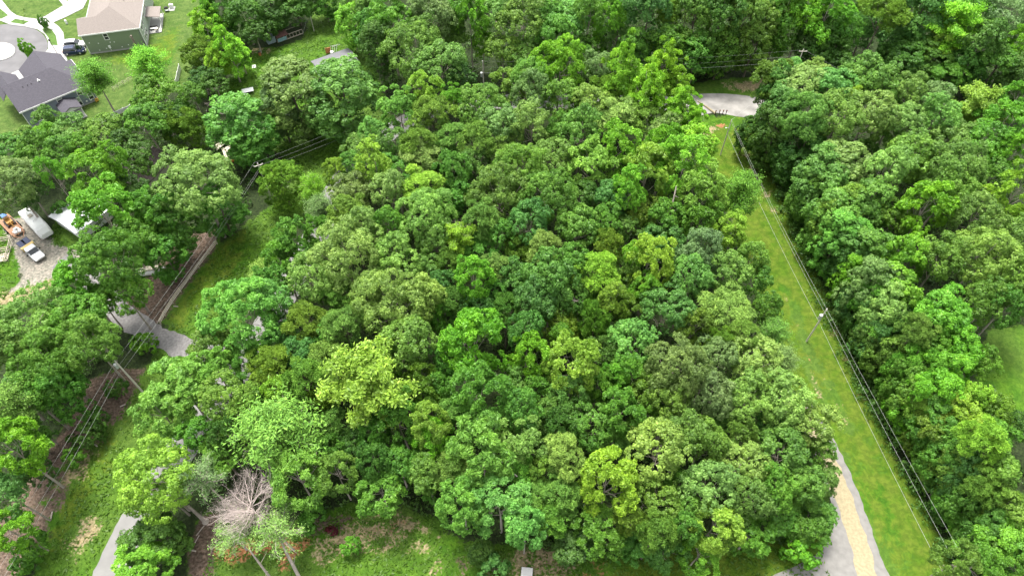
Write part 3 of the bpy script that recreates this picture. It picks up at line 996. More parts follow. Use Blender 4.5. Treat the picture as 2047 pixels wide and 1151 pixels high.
# lower trees in the gaps between the big crowns (forest outline in the photo)
FOREST = [[(640,430),(700,320),(800,180),(1000,180),(1100,110),(1350,150),(1400,250),(1430,350),(1470,480),(1530,600),(1560,720),(1650,860),(1640,1050),(1450,1080),(1200,1080),(900,990),(700,960),(560,960),(420,900),(330,850),(380,740),(520,560)],
          [(1540,150),(1900,170),(2040,200),(2040,640),(1950,640),(1990,800),(2040,850),(2040,1140),(1900,1130),(1800,960),(1720,760),(1650,600),(1570,400),(1510,290)],
          [(700,0),(2040,0),(2040,200),(1560,120),(1340,160),(1150,120),(940,170),(760,180)],
          [(0,300),(180,280),(380,240),(500,200),(520,420),(400,480),(260,600),(200,560),(190,430),(60,420),(0,400)],
          [(0,650),(150,600),(250,680),(200,760),(110,860),(60,900),(0,1100)]]
def inside(poly, x, y):
    c = False; n = len(poly)
    for i in range(n):
        ax, ay = poly[i]; bx, by = poly[(i + 1) % n]
        if (ay > y) != (by > y) and x < (bx - ax) * (y - ay) / (by - ay) + ax: c = not c
    return c
rf = random.Random(77)
disc = [(i[0], i[1], max(26, i[2] * 1.12)) for i in ITEMS]
for fi, poly in enumerate(FOREST[:3]):
    for gy in range(5, 1150 if fi != 2 else 75, 13):
        for gx in range(5, 2045, 13):
            if inside(poly, gx, gy) and all((gx - a) ** 2 + (gy - b) ** 2 > r * r for a, b, r in disc):
                r = rf.uniform(32, 42); k = rf.choice('oMMP'); t = rf.choice(['green', 'olive', 'dark', 'green', 'blue', 'olive', 'moss'])
                ITEMS.append([gx + rf.uniform(0, 8), gy + rf.uniform(0, 8), r, k, t, rf.uniform(9, 12)]); disc.append((gx + 4, gy + 4, r * 1.1))
rs_t = random.Random(4)
EDGE = [(1490,290),(1560,430),(1615,560),(1685,700),(1760,860),(1835,1000),(1905,1151)]
EW = sorted([tuple(at(a, b))[:2] for a, b in EDGE], key=lambda q: q[1])
def edge_x(y):
    for (xa, ya), (xb, yb) in zip(EW, EW[1:]):
        if ya <= y <= yb: return xa + (xb - xa) * (y - ya) / (yb - ya)
    return None
def edge_px(y):
    for (xa, ya), (xb, yb) in zip(EDGE, EDGE[1:]):
        if ya <= y <= yb: return xa + (xb - xa) * (y - ya) / (yb - ya) - 15
    return 9999
placed = []
for (x, y, r, kind, tone, zc) in ITEMS:
    zc = zc if zc is not None else ZC[kind]
    if kind in 'OoMPTY' and zc >= 12: zc += rs_t.uniform(-1.2, 1.6)
    P = at(x, y, zc); rm = r * depth(x, y, zc) / F
    ex = edge_x(P.y)          # the foot of the right-hand woods keeps clear of the mown strip
    if ex is not None and 40 < P.x and x > edge_px(y): P.x = max(P.x, ex + rm * (.95 if zc < 10 else .7))
    kk = kind
    if kind == 'O' and rm < 4.2: kk = 'o'
    if kind == 'o' and rm > 6.2: kk = 'O'
    if kind == 'M' and rm > 5.4: kk = 'L'
    if ex is not None and kk in 'oMO' and x > edge_px(y) and P.x - ex < 13 and P.x > 40: kk = 'E'
    pr = rs_t.choice(PRO[kk]); sx = rm / pr[0] * 1.05; sz = zc / pr[1]
    sc = sz if kk in 'EC' else max(.8 * sx, min(1.25 * sx, sz))
    if kk == 'E' and kind != 'E': sz = sc = (zc + 1) / 15.5
    root = thing(KNAME[kind], None, 'shrub' if kind == 'B' else 'tree', (P.x, P.y, 0), rs_t.uniform(0, 6.28))
    cz = zc - pr[1] * sc if kk != 'E' or kind == 'E' else 0
    c = link(bpy.data.objects.new('crown', pr[3]), root); c.color = leafcol(tone, rs_t)
    c.scale = (sx, sx * rs_t.uniform(.92, 1.08), sc); c.location = (0, 0, cz)
    q = link(bpy.data.objects.new('trunk', pr[4]), root); q.scale = (sx, sx, sz if kk not in 'DB' else sc)
    if kk in 'DB': q.location = (0, 0, 0); q.scale = (sx, sx, sc); c.location = (0, 0, 0)
    placed.append([root, x, y, kind, tone, rm, zc])
# labels: hand-written for the striking ones, the rest told apart by look and by the nearest landmark
DIRS = ['right of', 'up-right of', 'above', 'up-left of', 'left of', 'down-left of', 'below', 'down-right of']
ORD = ['', 'second ', 'third ', 'fourth ', 'fifth ', 'sixth ', 'seventh ', 'eighth ', 'ninth ', 'tenth ']
buckets = {}
for it in placed:
    key = (int(it[1]), int(it[2]))
    if key in SPECIAL: it[0]['label'] = SPECIAL[key]; continue
    h = min(HANDLES, key=lambda q: (q[1] - it[1]) ** 2 + (q[2] - it[2]) ** 2)
    a = math.atan2(h[2] - it[2], it[1] - h[1]); d = DIRS[int(round(a / (math.pi / 4))) % 8]
    buckets.setdefault((h[0], d, it[3], it[4]), []).append((math.hypot(h[1] - it[1], h[2] - it[2]), it))
for (h, d, k, t), lst in buckets.items():
    lst.sort(key=lambda q: q[0])
    for i, (_, it) in enumerate(lst):
        it[0]['label'] = '%s %s, %snearest %s %s' % (TWORD[t], KWORD[k], ORD[min(i, 9)], d, h) if len(lst) > 1 else '%s %s just %s %s' % (TWORD[t], KWORD[k], d, h)
for it in placed:
    it[0]['group'] = 'trees of the woods' if it[3] != 'B' else 'shrubs along the strips'

for it in placed:
    w = it[0]['label'].replace(' the ', ' ').split() if len(it[0]['label'].split()) > 16 else None
    if w: it[0]['label'] = ' '.join(w)
# ------------------------------------------------------------------ undergrowth: low leaf clumps over the shaded forest floor
def undergrowth(name, polys, n, zmax, size, leaf, col, seed, per=34, lo=-.3):
    rs = np.random.RandomState(seed); C = []; N = []; S = []; T = []
    for poly in polys:
        wp = np.array([tuple(at(x, y))[:2] for x, y in poly]); mn = wp.min(0); mx = wp.max(0)
        area = abs(sum(wp[i][0] * wp[(i + 1) % len(wp)][1] - wp[(i + 1) % len(wp)][0] * wp[i][1] for i in range(len(wp)))) / 2
        m = int(area * n); pts = rs.uniform(mn, mx, (m * 4, 2)); dd = polydist([tuple(q) for q in wp], pts[:, 0], pts[:, 1]); pts = pts[dd > .2][:m]
        for p in pts:
            h = zmax * (.25 + .75 * (mnoise.noise(Vector((p[0] * .18, p[1] * .18, seed))) * .5 + .5)) * rs.uniform(.5, 1.1); sz = size * rs.uniform(.6, 1.3)
            d = rdir(rs, per, .5); c = np.array([p[0], p[1], h * .5]) + d * np.array([sz, sz, h * .5])
            C.append(c); nn = d + rs.normal(size=(per, 3)) * .5; N.append(nn / np.linalg.norm(nn, axis=1, keepdims=True))
            S.append(leaf * rs.uniform(.7, 1.3, per)); T.append(.5 + rs.uniform(-.25, .25) + rs.normal(size=per) * .15)
    C = np.concatenate(C); C[:, 2] = np.maximum(C[:, 2], .05)
    me = leaf_mesh(name, C, np.concatenate(N), np.concatenate(S), 1.4, np.concatenate(T), M_LEAF, rs)
    o = link(bpy.data.objects.new(name, me)); o.color = (*col, 1); return o
UG = [[(690,440),(760,330),(860,250),(1000,235),(1180,225),(1370,235),(1400,290),(1430,350),(1470,450),(1510,550),(1545,660),(1575,760),(1640,900),(1640,1000),(1640,1060),(1560,1080),(1400,1095),(1200,1110),(1000,1080),(860,1030),(700,1000),(600,1030),(440,1010),(390,1000),(420,860),(500,720),(600,560)],
      [(1525,260),(1700,260),(1900,300),(2060,330),(2060,650),(1970,665),(1990,840),(2060,880),(2060,1200),(1930,1200),(1860,1040),(1790,900),(1705,740),(1640,580),(1560,410)],
      [(760,190),(900,185),(1200,190),(1330,178),(1420,158),(1560,152),(1700,190),(2060,240),(2120,-60),(1200,-60),(740,-60)],
      [(0,320),(180,300),(270,250),(420,230),(520,300),(500,420),(400,440),(270,560),(230,600),(190,540),(160,480),(110,430),(0,430)],
      [(0,680),(150,620),(220,690),(240,740),(170,760),(120,850),(50,950),(0,1040)],
      [(400,60),(450,0),(640,-20),(600,42),(520,72),(480,140),(430,185),(380,170)]]
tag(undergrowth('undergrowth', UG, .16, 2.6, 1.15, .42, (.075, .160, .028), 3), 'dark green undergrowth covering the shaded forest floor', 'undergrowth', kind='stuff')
HEDGE = [[(1500,275),(1545,262),(1600,420),(1672,580),(1740,740),(1820,890),(1890,1020),(1960,1200),(1915,1200),(1846,1050),(1774,910),(1688,750),(1622,595),(1552,420)],
         [(1180,180),(1330,176),(1415,158),(1415,145),(1330,160),(1180,165)]]
tag(undergrowth('edge_thicket', HEDGE, .6, 3.6, 1.0, .32, (.085, .195, .034), 8), 'dense green thicket along the foot of the right-hand woods', 'thicket', kind='stuff')
# grass blades standing on the rough verges
def band(pts, w):
    L = smooth_line(pts, 4); A = []; B = []
    for i, p in enumerate(L):
        t = (L[min(i + 1, len(L) - 1)] - L[max(i - 1, 0)]).normalized(); nn = Vector((-t.y, t.x)) * w / 2; A.append(tuple(p + nn)); B.append(tuple(p - nn))
    return A + B[::-1]
PAVED = [band(G([(150,1290),(212,1170),(258,1070),(336,940),(412,825),(480,735),(540,640),(592,545),(640,455),(676,375),(735,300)]), 5.8),
         band(G([(120,520),(165,545),(205,588),(250,632),(310,670),(370,695),(440,712)]), 4.3),
         band(G([(1585,790),(1610,840),(1648,905),(1682,985),(1712,1070),(1738,1150),(1770,1250)]), 5.4),
         G([(1345,202),(1380,190),(1450,188),(1520,197),(1560,215),(1545,238),(1480,234),(1430,226),(1385,233),(1350,222)])]
def tufts(name, polys, n, col, seed, hgt=.3):
    rs = np.random.RandomState(seed); P = []
    for poly in polys:
        wp = np.array([tuple(at(x, y))[:2] for x, y in poly]); mn = wp.min(0); mx = wp.max(0)
        area = abs(sum(wp[i][0] * wp[(i + 1) % len(wp)][1] - wp[(i + 1) % len(wp)][0] * wp[i][1] for i in range(len(wp)))) / 2
        m = int(area * n); pts = rs.uniform(mn, mx, (m * 4, 2)); dd = polydist([tuple(q) for q in wp], pts[:, 0], pts[:, 1]); pts = pts[dd > .1]
        w = np.array([mnoise.noise(Vector((q[0] * .45, q[1] * .45, seed))) for q in pts]); pts = pts[w > rs.uniform(-.6, .5, len(w))][:m]
        for rp in PAVED: pts = pts[polydist(rp, pts[:, 0], pts[:, 1]) < -.1]
        P.append(pts)
    P = np.concatenate(P); k = len(P); C = np.concatenate([P, np.full((k, 1), hgt * .45)], 1) + rs.normal(size=(k, 3)) * np.array([0, 0, .04])
    N = rs.normal(size=(k, 3)) * .7 + np.array([0, 0, 1.3]); N /= np.linalg.norm(N, axis=1, keepdims=True)
    me = leaf_mesh(name, C, N, hgt * rs.uniform(.6, 1.5, k), 1.7, .5 + rs.normal(size=k) * .12, M_LEAF, rs)
    o = link(bpy.data.objects.new(name, me)); o.color = (*col, 1); return o
tag(tufts('rough_grass', [LAYERS[0][1], LAYERS[5][1], LAYERS[6][1], LAYERS[7][1], LAYERS[8][1]], 7, (.09, .19, .016), 5), 'rough bright grass on the verges and lawns', 'grass', kind='stuff')

FR = G([(1585,790),(1610,840),(1650,905),(1684,985),(1714,1070),(1738,1150),(1766,1250)])
PAVED[2] = band(FR, 4.2)
tag(tufts('fringe_grass', [band(FR, 6.6)], 16, (.09, .17, .018), 11, .26), 'ragged grass fringe creeping over the edges of the sandy track', 'grass', kind='stuff')

# ------------------------------------------------------------------ houses
def mk(name, m, parent, fn):
    mb = MB(); fn(mb); return mb.build(name, m, parent)
def frame(a, b):
    A = at(*a); B = at(*b); return A, math.atan2(B.y - A.y, B.x - A.x), (B - A).length
def siding(name, col):
    m, n, l, p = newmat(name); tc = n.new('ShaderNodeTexCoord'); w = n.new('ShaderNodeTexWave'); w.bands_direction = 'Z'
    w.inputs['Scale'].default_value = 2.2; w.inputs['Distortion'].default_value = .2; w.wave_profile = 'SAW'
    l.new(tc.outputs['Object'], w.inputs['Vector']); b = n.new('ShaderNodeBump'); b.inputs['Strength'].default_value = .5; b.inputs['Distance'].default_value = .04
    l.new(w.outputs[1], b.inputs['Height']); l.new(b.outputs[0], p.inputs['Normal']); p.inputs['Base Color'].default_value = (*col, 1); p.inputs['Roughness'].default_value = .6
    return m
M_GREENSIDE = siding('green_siding', (.20, .25, .165)); M_BLUESIDE = siding('blue_grey_siding', (.20, .225, .285)); M_PALESIDE = siding('pale_green_siding', (.34, .40, .33))
M_SH_TAN = mat('tan_shingles', (.20, .172, .155), .9, 3.5, .18, .4, stretch=(1, 4, 1))
M_SH_DARK = mat('dark_shingles', (.062, .058, .072), .9, 2.6, .22, .4, stretch=(1, 3, 1))
M_SH_BROWN = mat('brown_shingles', (.085, .065, .062), .9, 3, .25, .4)
M_METAL = mat('pale_metal_roof', (.62, .64, .66), .4, .8, .05)
M_CREAM = mat('cream_paint', (.5, .45, .36), .8, 2, .15)
def window(parent, x, z, w, h, y=0.0, side='front', blind=True):
    """a window on the front wall (local y = 0, facing -y) or on the right wall (facing +x)"""
    if side == 'front':
        f = mk('window', M_TRIM, parent, lambda b: (b.box(x - w / 2 - .12, x + w / 2 + .12, y - .07, y + .02, z - .12, z), b.box(x - w / 2 - .12, x + w / 2 + .12, y - .07, y + .02, z + h, z + h + .12),
            b.box(x - w / 2 - .12, x - w / 2, y - .07, y + .02, z, z + h), b.box(x + w / 2, x + w / 2 + .12, y - .07, y + .02, z, z + h), b.box(x - w / 2, x + w / 2, y - .06, y + .02, z + h / 2 - .04, z + h / 2 + .04)))
        mk('pane', M_GLASS, f, lambda b: b.box(x - w / 2, x + w / 2, y - .03, y + .02, z, z + h / 2 - .04))
        mk('pane', M_WHITEGLASS if blind else M_GLASS, f, lambda b: b.box(x - w / 2, x + w / 2, y - .03, y + .02, z + h / 2 + .04, z + h))
    else:
        f = mk('window', M_TRIM, parent, lambda b: (b.box(x - .02, x + .06, y - w / 2 - .1, y + w / 2 + .1, z - .1, z), b.box(x - .02, x + .06, y - w / 2 - .1, y + w / 2 + .1, z + h, z + h + .1),
            b.box(x - .02, x + .06, y - w / 2 - .1, y - w / 2, z, z + h), b.box(x - .02, x + .06, y + w / 2, y + w / 2 + .1, z, z + h)))
        mk('pane', M_GLASS, f, lambda b: b.box(x - .02, x + .03, y - w / 2, y + w / 2, z, z + h))
def thickroof(mb, polys, t=.16):
    for p in polys:
        mb.poly(p); q = [(x, y, z - t) for x, y, z in p]; mb.poly(q[::-1])
        for i in range(len(p)):
            j = (i + 1) % len(p); mb.poly([p[i], q[i], q[j], p[j]])
A, rz, L1 = frame((182, 109), (295, 94))
h1 = thing('suburban_house', 'two-storey green-sided house with a tan shingle roof and a back deck', 'house', A, rz)
mk('wall', M_GREENSIDE, h1, lambda b: b.box(0, L1, 0, 8, .35, 5.3))
mk('wall', M_PALESIDE, h1, lambda b: (b.box(L1 - .5, L1 + .012, .0, 21, .3, 5.28), b.box(.3, L1 - .6, 8, 21, .3, 5.28)))
mk('foundation', M_CONC, h1, lambda b: b.box(-.03, L1 + .03, -.03, 21, -.2, .36))
ez = 5.42
def r1(b):
    thickroof(b, [[(-.4, -.4, ez), (13.7, -.4, ez), (7.25, 5.8, 8.45), (3.9, 3.7, 7.4), (-.4, 3.7, 7.4)],
                  [(13.7, -.4, ez), (13.7, 21.4, ez), (7.25, 21.4, 8.45), (7.25, 5.8, 8.45)],
                  [(7.25, 5.8, 8.45), (7.25, 21.4, 8.45), (.2, 21.4, 5.1), (.2, 7.6, 5.1), (3.9, 3.7, 7.4)],
                  [(-.4, 3.7, 7.4), (3.9, 3.7, 7.4), (.2, 7.6, 5.45), (-.4, 7.6, 5.45)]])
rf1 = mk('roof', M_SH_TAN, h1, r1)
mk('eave_trim', M_TRIM, h1, lambda b: (b.box(-.42, 13.72, -.46, -.40, ez - .3, ez + .02), b.box(13.70, 13.76, -.4, 21.4, ez - .3, ez + .02), b.box(-.06, .06, -.06, .0, .3, 5.25), b.box(L1 - .06, L1 + .08, -.06, .0, .3, 5.25)))
for vx, vy in ((9.2, 11.5), (9.8, 10.2)): mk('roof_vent', M_RUBBER, rf1, lambda b: b.tube([(vx, vy, 7.2), (vx, vy, 8.0)], .12, 8))
window(h1, 5.3, 3.3, .9, 1.5, blind=False)
for wy, wz in ((2.2, 3.4), (4.6, 3.4), (8, 3.5), (12, 3.4), (1.8, 1.0), (3.2, 1.0), (4.6, 1.0)): window(h1, L1 + .012, wz, .8, 1.2, wy, 'side')
mk('utility_box', M_TRIM, h1, lambda b: (b.box(4.7, 5.2, -.14, 0, 1.0, 1.7), b.box(4.92, 4.98, -.09, 0, .2, 1.0)))
for vx, vz in ((2.9, 2.5), (5.6, 2.4), (6.5, 2.3), (9.3, 1.1), (7.7, .8), (4.1, .9), (2.4, .7), (1.0, 2.9)): mk('wall_vent', M_TRIM, h1, lambda b: b.box(vx - .1, vx + .1, -.09, 0, vz, vz + .2))
dk = mk('deck', M_CONC, h1, lambda b: b.box(L1 + .1, 16.4, 5.6, 14.5, -.1, .2))
mk('porch_roof', M_SH_TAN, h1, lambda b: thickroof(b, [[(L1 + .02, 8.6, 3.1), (16.7, 8.4, 2.7), (16.7, 13.4, 2.7), (L1 + .02, 13.4, 3.1)]], .14))
mk('porch_post', M_TRIM, h1, lambda b: (b.box(16.4, 16.55, 8.6, 8.75, .2, 2.6), b.box(16.4, 16.55, 13.0, 13.15, .2, 2.6), b.box(16.4, 16.46, 5.7, 8.6, .95, 1.05)))
# patio furniture on the deck
def local(root, x, y, z=0):
    a = root.rotation_euler.z; return (root.location.x + x * math.cos(a) - y * math.sin(a), root.location.y + x * math.sin(a) + y * math.cos(a), z)
sf = thing('patio_sofa', 'dark patio sofa with white cushions on the deck of the green house', 'sofa', local(h1, 14.6, 7.2, .2), rz)
mk('frame', M_RUBBER, sf, lambda b: (b.box(-.9, .9, -.4, .4, .05, .3), b.box(-.9, .9, .3, .4, .3, .8), b.box(-.98, -.9, -.4, .4, .05, .6), b.box(.9, .98, -.4, .4, .05, .6)))
for i in range(3): mk('cushion', M_WHITE, sf, lambda b: b.box(-.88 + i * .6, -.32 + i * .6, -.38, .28, .31, .44))
tb = thing('patio_table', 'round pale patio table on the open end of the deck', 'table', local(h1, 15.3, 6.3, .2), rz)
mk('table_top', M_CREAM, tb, lambda b: b.tube([(0, 0, .68), (0, 0, .72)], .5, 16)); mk('leg', M_RUBBER, tb, lambda b: b.tube([(0, 0, 0), (0, 0, .68)], .05, 6))
bq = thing('barbecue_grill', 'small black barbecue grill standing on the lawn beyond the deck', 'grill', local(h1, 17.2, 15.5, 0), rz)
mk('lid', M_RUBBER, bq, lambda b: b.prof([(-.5, .8), (-.5, 1.0), (-.3, 1.2), (.3, 1.2), (.5, 1.0), (.5, .8)], -.3, .3)); mk('cart', M_STEEL, bq, lambda b: (b.box(-.5, -.44, -.28, .28, 0, .8), b.box(.44, .5, -.28, .28, 0, .8), b.box(-.5, .5, -.28, .28, .2, .26)))

A, rz2, L2 = frame((64, 256), (197, 200))
h2 = thing('suburban_house', 'two-storey blue-grey house with dark shingle roof and a gabled back porch', 'house', A, rz2)
mk('wall', M_BLUESIDE, h2, lambda b: (b.box(0, L2, 0, 11.5, .35, 4.45), b.box(4.9, 13.9, 11.4, 15.0, .3, 4.4), b.prof([(0, 0), (0, 0), (0, 0)], 0, 0) if False else None))
mk('foundation', M_CONC, h2, lambda b: b.box(-.03, L2 + .03, -.03, 11.52, -.2, .36))
def gable_wall(b):   # triangular gable at the left end
    for xx in (0.0, .2): b.poly([(xx, 0, 4.45), (xx, 6, 7.5), (xx, 11.5, 4.45)])
mk('gable', M_BLUESIDE, h2, gable_wall)
ez2 = 4.6
def r2(b):
    thickroof(b, [[(-.35, -.4, ez2), (15.2, -.4, ez2), (10.1, 6, 7.75), (-.35, 6, 7.75)],
                  [(15.2, -.4, ez2), (15.2, 11.8, ez2), (10.1, 6, 7.75)],
                  [(-.35, 6, 7.75), (10.1, 6, 7.75), (15.2, 11.8, ez2), (-.35, 11.8, ez2)],
                  [(9.5, 6.5, 7.5), (14.2, 6.5, 4.63), (14.2, 15.5, 4.63), (9.5, 15.5, 7.5)],
                  [(9.5, 6.5, 7.5), (9.5, 15.5, 7.5), (4.6, 15.5, 4.63), (4.6, 6.5, 4.63)],
                  [(1.0, 5.5, 7.6), (1.0, 13.6, 7.1), (-1.6, 13.6, 4.9), (-1.6, 5.5, 4.9)],
                  [(1.0, 5.5, 7.6), (3.6, 5.5, 4.9), (3.6, 13.6, 4.9), (1.0, 13.6, 7.1)]])
rf2 = mk('roof', M_SH_DARK, h2, r2)
mk('eave_trim', M_TRIM, h2, lambda b: (b.box(-.37, 15.22, -.46, -.40, ez2 - .3, ez2 + .02), b.box(15.21, 15.27, -.4, 11.8, ez2 - .3, ez2 + .02), b.box(-.06, .08, -.06, 0, .3, 4.4), b.box(L2 - .08, L2 + .06, -.06, 0, .3, 4.4),
   b.poly([(-.38, -.4, ez2 - .25), (-.38, 6, 7.5), (-.38, 6, 7.76), (-.38, -.4, ez2 + .02)]), b.box(14.21, 14.27, 11.9, 15.5, 4.3, 4.6)))
mk('roof_vent', M_TRIM, rf2, lambda b: (b.tube([(6.6, 4.4, 6.6), (6.6, 4.4, 7.3)], .09, 8), b.prof([(6.3, 6.9), (6.9, 6.9), (6.6, 7.25)], 4.1, 4.5)))
for vx in (3.2, 4.2, 5.0): mk('roof_vent', M_RUBBER, rf2, lambda b: b.tube([(vx, 4.2, 6.6), (vx, 4.2, 7.1)], .07, 6))
for (wx, wz, ww, wh) in ((12.2, 2.9, .85, 1.35), (13.2, 2.9, .85, 1.35), (13.9, .9, .9, 1.4), (7.9, 3.0, 1.0, 1.2), (2.9, 2.7, .8, 1.5), (1.9, .9, .9, 1.5), (3.0, .9, .9, 1.5), (11.2, .5, .8, 1.9)): window(h2, wx, wz, ww, wh)
for wx, wz in ((12.6, .7), (13.5, .6)): mk('wall_vent', M_TRIM, h2, lambda b: b.box(wx - .18, wx + .18, -.12, 0, wz, wz + .3))
mk('porch_roof', M_SH_DARK, h2, lambda b: thickroof(b, [[(6.6, 0, 2.75), (8.6, -.0, 3.7), (8.6, -4.4, 3.7), (6.6, -4.4, 2.75)], [(8.6, 0, 3.7), (10.9, 0, 2.75), (10.9, -4.4, 2.75), (8.6, -4.4, 3.7)]], .14))
mk('porch_gable', M_TRIM, h2, lambda b: b.prof([(6.75, 2.55), (10.75, 2.55), (8.6, 3.5)], -4.2, -4.05))
for px_ in (6.9, 8.8, 10.6): mk('porch_post', M_TRIM, h2, lambda b: b.box(px_ - .08, px_ + .08, -4.2, -4.04, .1, 2.55))
mk('porch_floor', M_CONC, h2, lambda b: b.box(6.7, 10.8, -4.3, -.04, -.1, .12))
hr = thing('hose_reel', 'yellow round hose reel against the blue-grey house wall', 'hose reel', local(h2, 14.55, -.5, 0), rz2)
def ring(b, r, rr, z): b.tube([(r * math.cos(a * math.pi / 8), -.0, z + r * math.sin(a * math.pi / 8)) for a in range(17)], rr, 6, False)
my = mat('yellow_plastic', (.65, .36, .03), .5)
mk('coil', my, hr, lambda b: (ring(b, .34, .09, .5), ring(b, .2, .06, .5))); mk('stand', my, hr, lambda b: (b.box(-.3, -.24, -.1, .1, 0, .5), b.box(.24, .3, -.1, .1, 0, .5)))

def simple_roof_house(name, label, a, b_, wid, ez, rise, m, wallm, ov=.4, cat='house'):
    A, rz, L = frame(a, b_); t = thing(name, label, cat, A, rz)
    mk('wall', wallm, t, lambda b: b.box(0, L, 0, wid, -.1, ez))
    mk('gable', wallm, t, lambda b: (b.poly([(0, 0, ez), (0, wid / 2, ez + rise - .08), (0, wid, ez)]), b.poly([(L, 0, ez), (L, wid / 2, ez + rise - .08), (L, wid, ez)])))
    mk('roof', m, t, lambda b: thickroof(b, [[(-ov, -ov, ez), (L + ov, -ov, ez), (L + ov, wid / 2, ez + rise), (-ov, wid / 2, ez + rise)], [(-ov, wid / 2, ez + rise), (L + ov, wid / 2, ez + rise), (L + ov, wid + ov, ez), (-ov, wid + ov, ez)]]))
    return t, L
t, L = simple_roof_house('cottage', 'dark brown shingled roof of a low house buried in the left trees', (306, 382), (352, 335), 8, 2.6, 1.7, M_SH_BROWN, M_CREAM)
mk('ridge_cap', M_CREAM, t, lambda b: b.box(-.4, L + .4, 3.92, 4.08, 4.28, 4.36))
t, L = simple_roof_house('mobile_home', 'long grey-roofed mobile home mostly hidden behind two tall lawn trees', (648, 165), (716, 140), 5.2, 2.7, .7, mat('grey_sheet_roof', (.12, .12, .13), .6, 2, .12), M_WHITE)
window(t, 2, 1, 1, 1); window(t, 5, 1, 1, 1)
t, L = simple_roof_house('shed', 'white metal roof of a low shed among the left trees', (166, 480), (228, 434), 7.5, 2.6, .8, M_METAL, M_WHITE, .5, 'shed')

# coop on the far lawn
A, rz3, L3 = frame((556, 86), (606, 68))
cp = thing('chicken_coop', 'long low wire-sided coop with a rusty brown roof and pale blue end', 'coop', A, rz3)
mk('roof', mat('rusty_tin', (.17, .085, .07), .8, 2, .3), cp, lambda b: thickroof(b, [[(0, -.1, 1.3), (L3 * .45, -.1, 1.3), (L3 * .45, 2.0, 1.7), (0, 2.0, 1.7)]], .06))
mk('frame', M_WOOD, cp, lambda b: ([b.box(i * L3 / 8 - .05, i * L3 / 8 + .05, 0, .1, 0, 1.25) for i in range(9)], b.box(0, L3, -.02, .1, 1.2, 1.3), b.box(0, L3, 0, .1, 0, .2), b.box(0, L3, 1.9, 2.0, 1.3, 1.4)))
mk('panel', mat('turquoise_sheet', (.25, .42, .45), .5, 2, .2), cp, lambda b: b.box(.1, L3 * .35, -.06, -.02, .1, 1.0))
mk('cabinet', mat('pale_blue_sheet', (.34, .42, .46), .5, 2, .15), cp, lambda b: (b.box(-2.3, -.2, .6, 2.2, 0, .5), b.box(-2.3, -.2, .6, .75, .5, 1.6), b.box(-2.3, -.2, 2.05, 2.2, .5, 1.6), b.box(-2.3, -2.1, .75, 2.05, .5, 1.6)))
jk = thing('junk_frame', 'pile with a rusty red panel and bent white pipes above the grey roof', 'scrap', at(664, 108), .4)
mk('panel', M_RUST, jk, lambda b: b.box(-1.4, .0, .4, .5, .1, 1.6)); mk('pipes', M_TRIM, jk, lambda b: [b.tube([(-.4 + i * .5, 0, 0), (.1 + i * .5, .6, 1.8), (1.0 + i * .5, 1.0, 1.2)], .05, 5) for i in range(4)])
mk('tank', M_WHITE, jk, lambda b: b.tube([(-.1, -1.2, .1), (-.1, -1.2, 1.4)], .42, 12))
bb = thing('burn_barrel', 'small rusty brown barrel standing on the far lawn', 'barrel', at(520, 111), 0)
mk('drum', M_RUST, bb, lambda b: b.tube([(0, 0, 0), (0, 0, .9)], .32, 12)); mk('rim', M_RUBBER, bb, lambda b: b.tube([(0, 0, .9), (0, 0, .95)], .34, 12))
def sheet_thing(name, label, cat, px, w, d, z, m, rz=0.5, legs=True):
    t = thing(name, label, cat, at(*px), rz)
    mk('top', m, t, lambda b: b.box(-w / 2, w / 2, -d / 2, d / 2, z - .06, z))
    if legs: [mk('leg', M_WOOD, t, lambda b: b.box(sx * (w / 2 - .15) - .04, sx * (w / 2 - .15) + .04, sy * (d / 2 - .15) - .04, sy * (d / 2 - .15) + .04, 0, z - .06)) for sx in (-1, 1) for sy in (-1, 1)]
    return t
sheet_thing('work_table', 'white table top in the grass left of the lawn trees', 'table', (497, 186), 2.6, 1.5, .8, M_TRIM, .35)
sheet_thing('work_table', 'lower white bench top beside the white table, nearer the brush', 'table', (486, 194), 2.0, .8, .5, M_TRIM, .7)
sheet_thing('board', 'small white board lying on the grass below the coop', 'board', (508, 134), .9, 1.2, .12, M_TRIM, .3, False)
bp = thing('brush_pile', 'greyish tan brush pile of cut branches beside the left lawn', 'brush pile', at(448, 214), 0)
rb = random.Random(3)
mk('branches', M_DEADBARK, bp, lambda b: [b.tube([(q := Vector((rb.gauss(0, 1.6), rb.gauss(0, 1.1), rb.uniform(.1, 1.0)))), q + Vector((rb.uniform(-1.6, 1.6), rb.uniform(-1.2, 1.2), rb.uniform(-.2, .5)))], rb.uniform(.02, .05), 4) for _ in range(170)])
mk('mound', M_WOOD, bp, lambda b: b.tube([(0, 0, 0), (0, 0, .4), (0, 0, .75)], [2.6, 2.0, .6], 11))
cl = thing('clutter_pile', 'heap of pale tarps, planks and a blue tub under the left trees', 'clutter', at(462, 305), .5)
mk('tarp', M_CREAM, cl, lambda b: (b.poly([(-1.6, -1.4, .3), (1.3, -1.6, .5), (1.8, .2, 1.0), (.4, 1.7, .5), (-1.5, 1.2, .8)]), b.poly([(-2.6, 1.6, .4), (-.4, 2.0, 1.1), (-.2, 3.6, .6), (-2.3, 3.9, .3)])))
mk('planks', M_WOOD, cl, lambda b: [b.box(-2 + i * .6, -1.8 + i * .6, -3.2, -.4 + i * .1, .1 + i * .12, .16 + i * .12) for i in range(6)])
mk('tub', mat('blue_tub', (.22, .35, .48), .5), cl, lambda b: b.tube([(.8, -2.3, .5), (.8, -2.3, 1.0)], [.45, .55], 10))
ky = thing('kayak', 'orange kayak lying under the trees left of the pole', 'kayak', at(473, 322), .35)
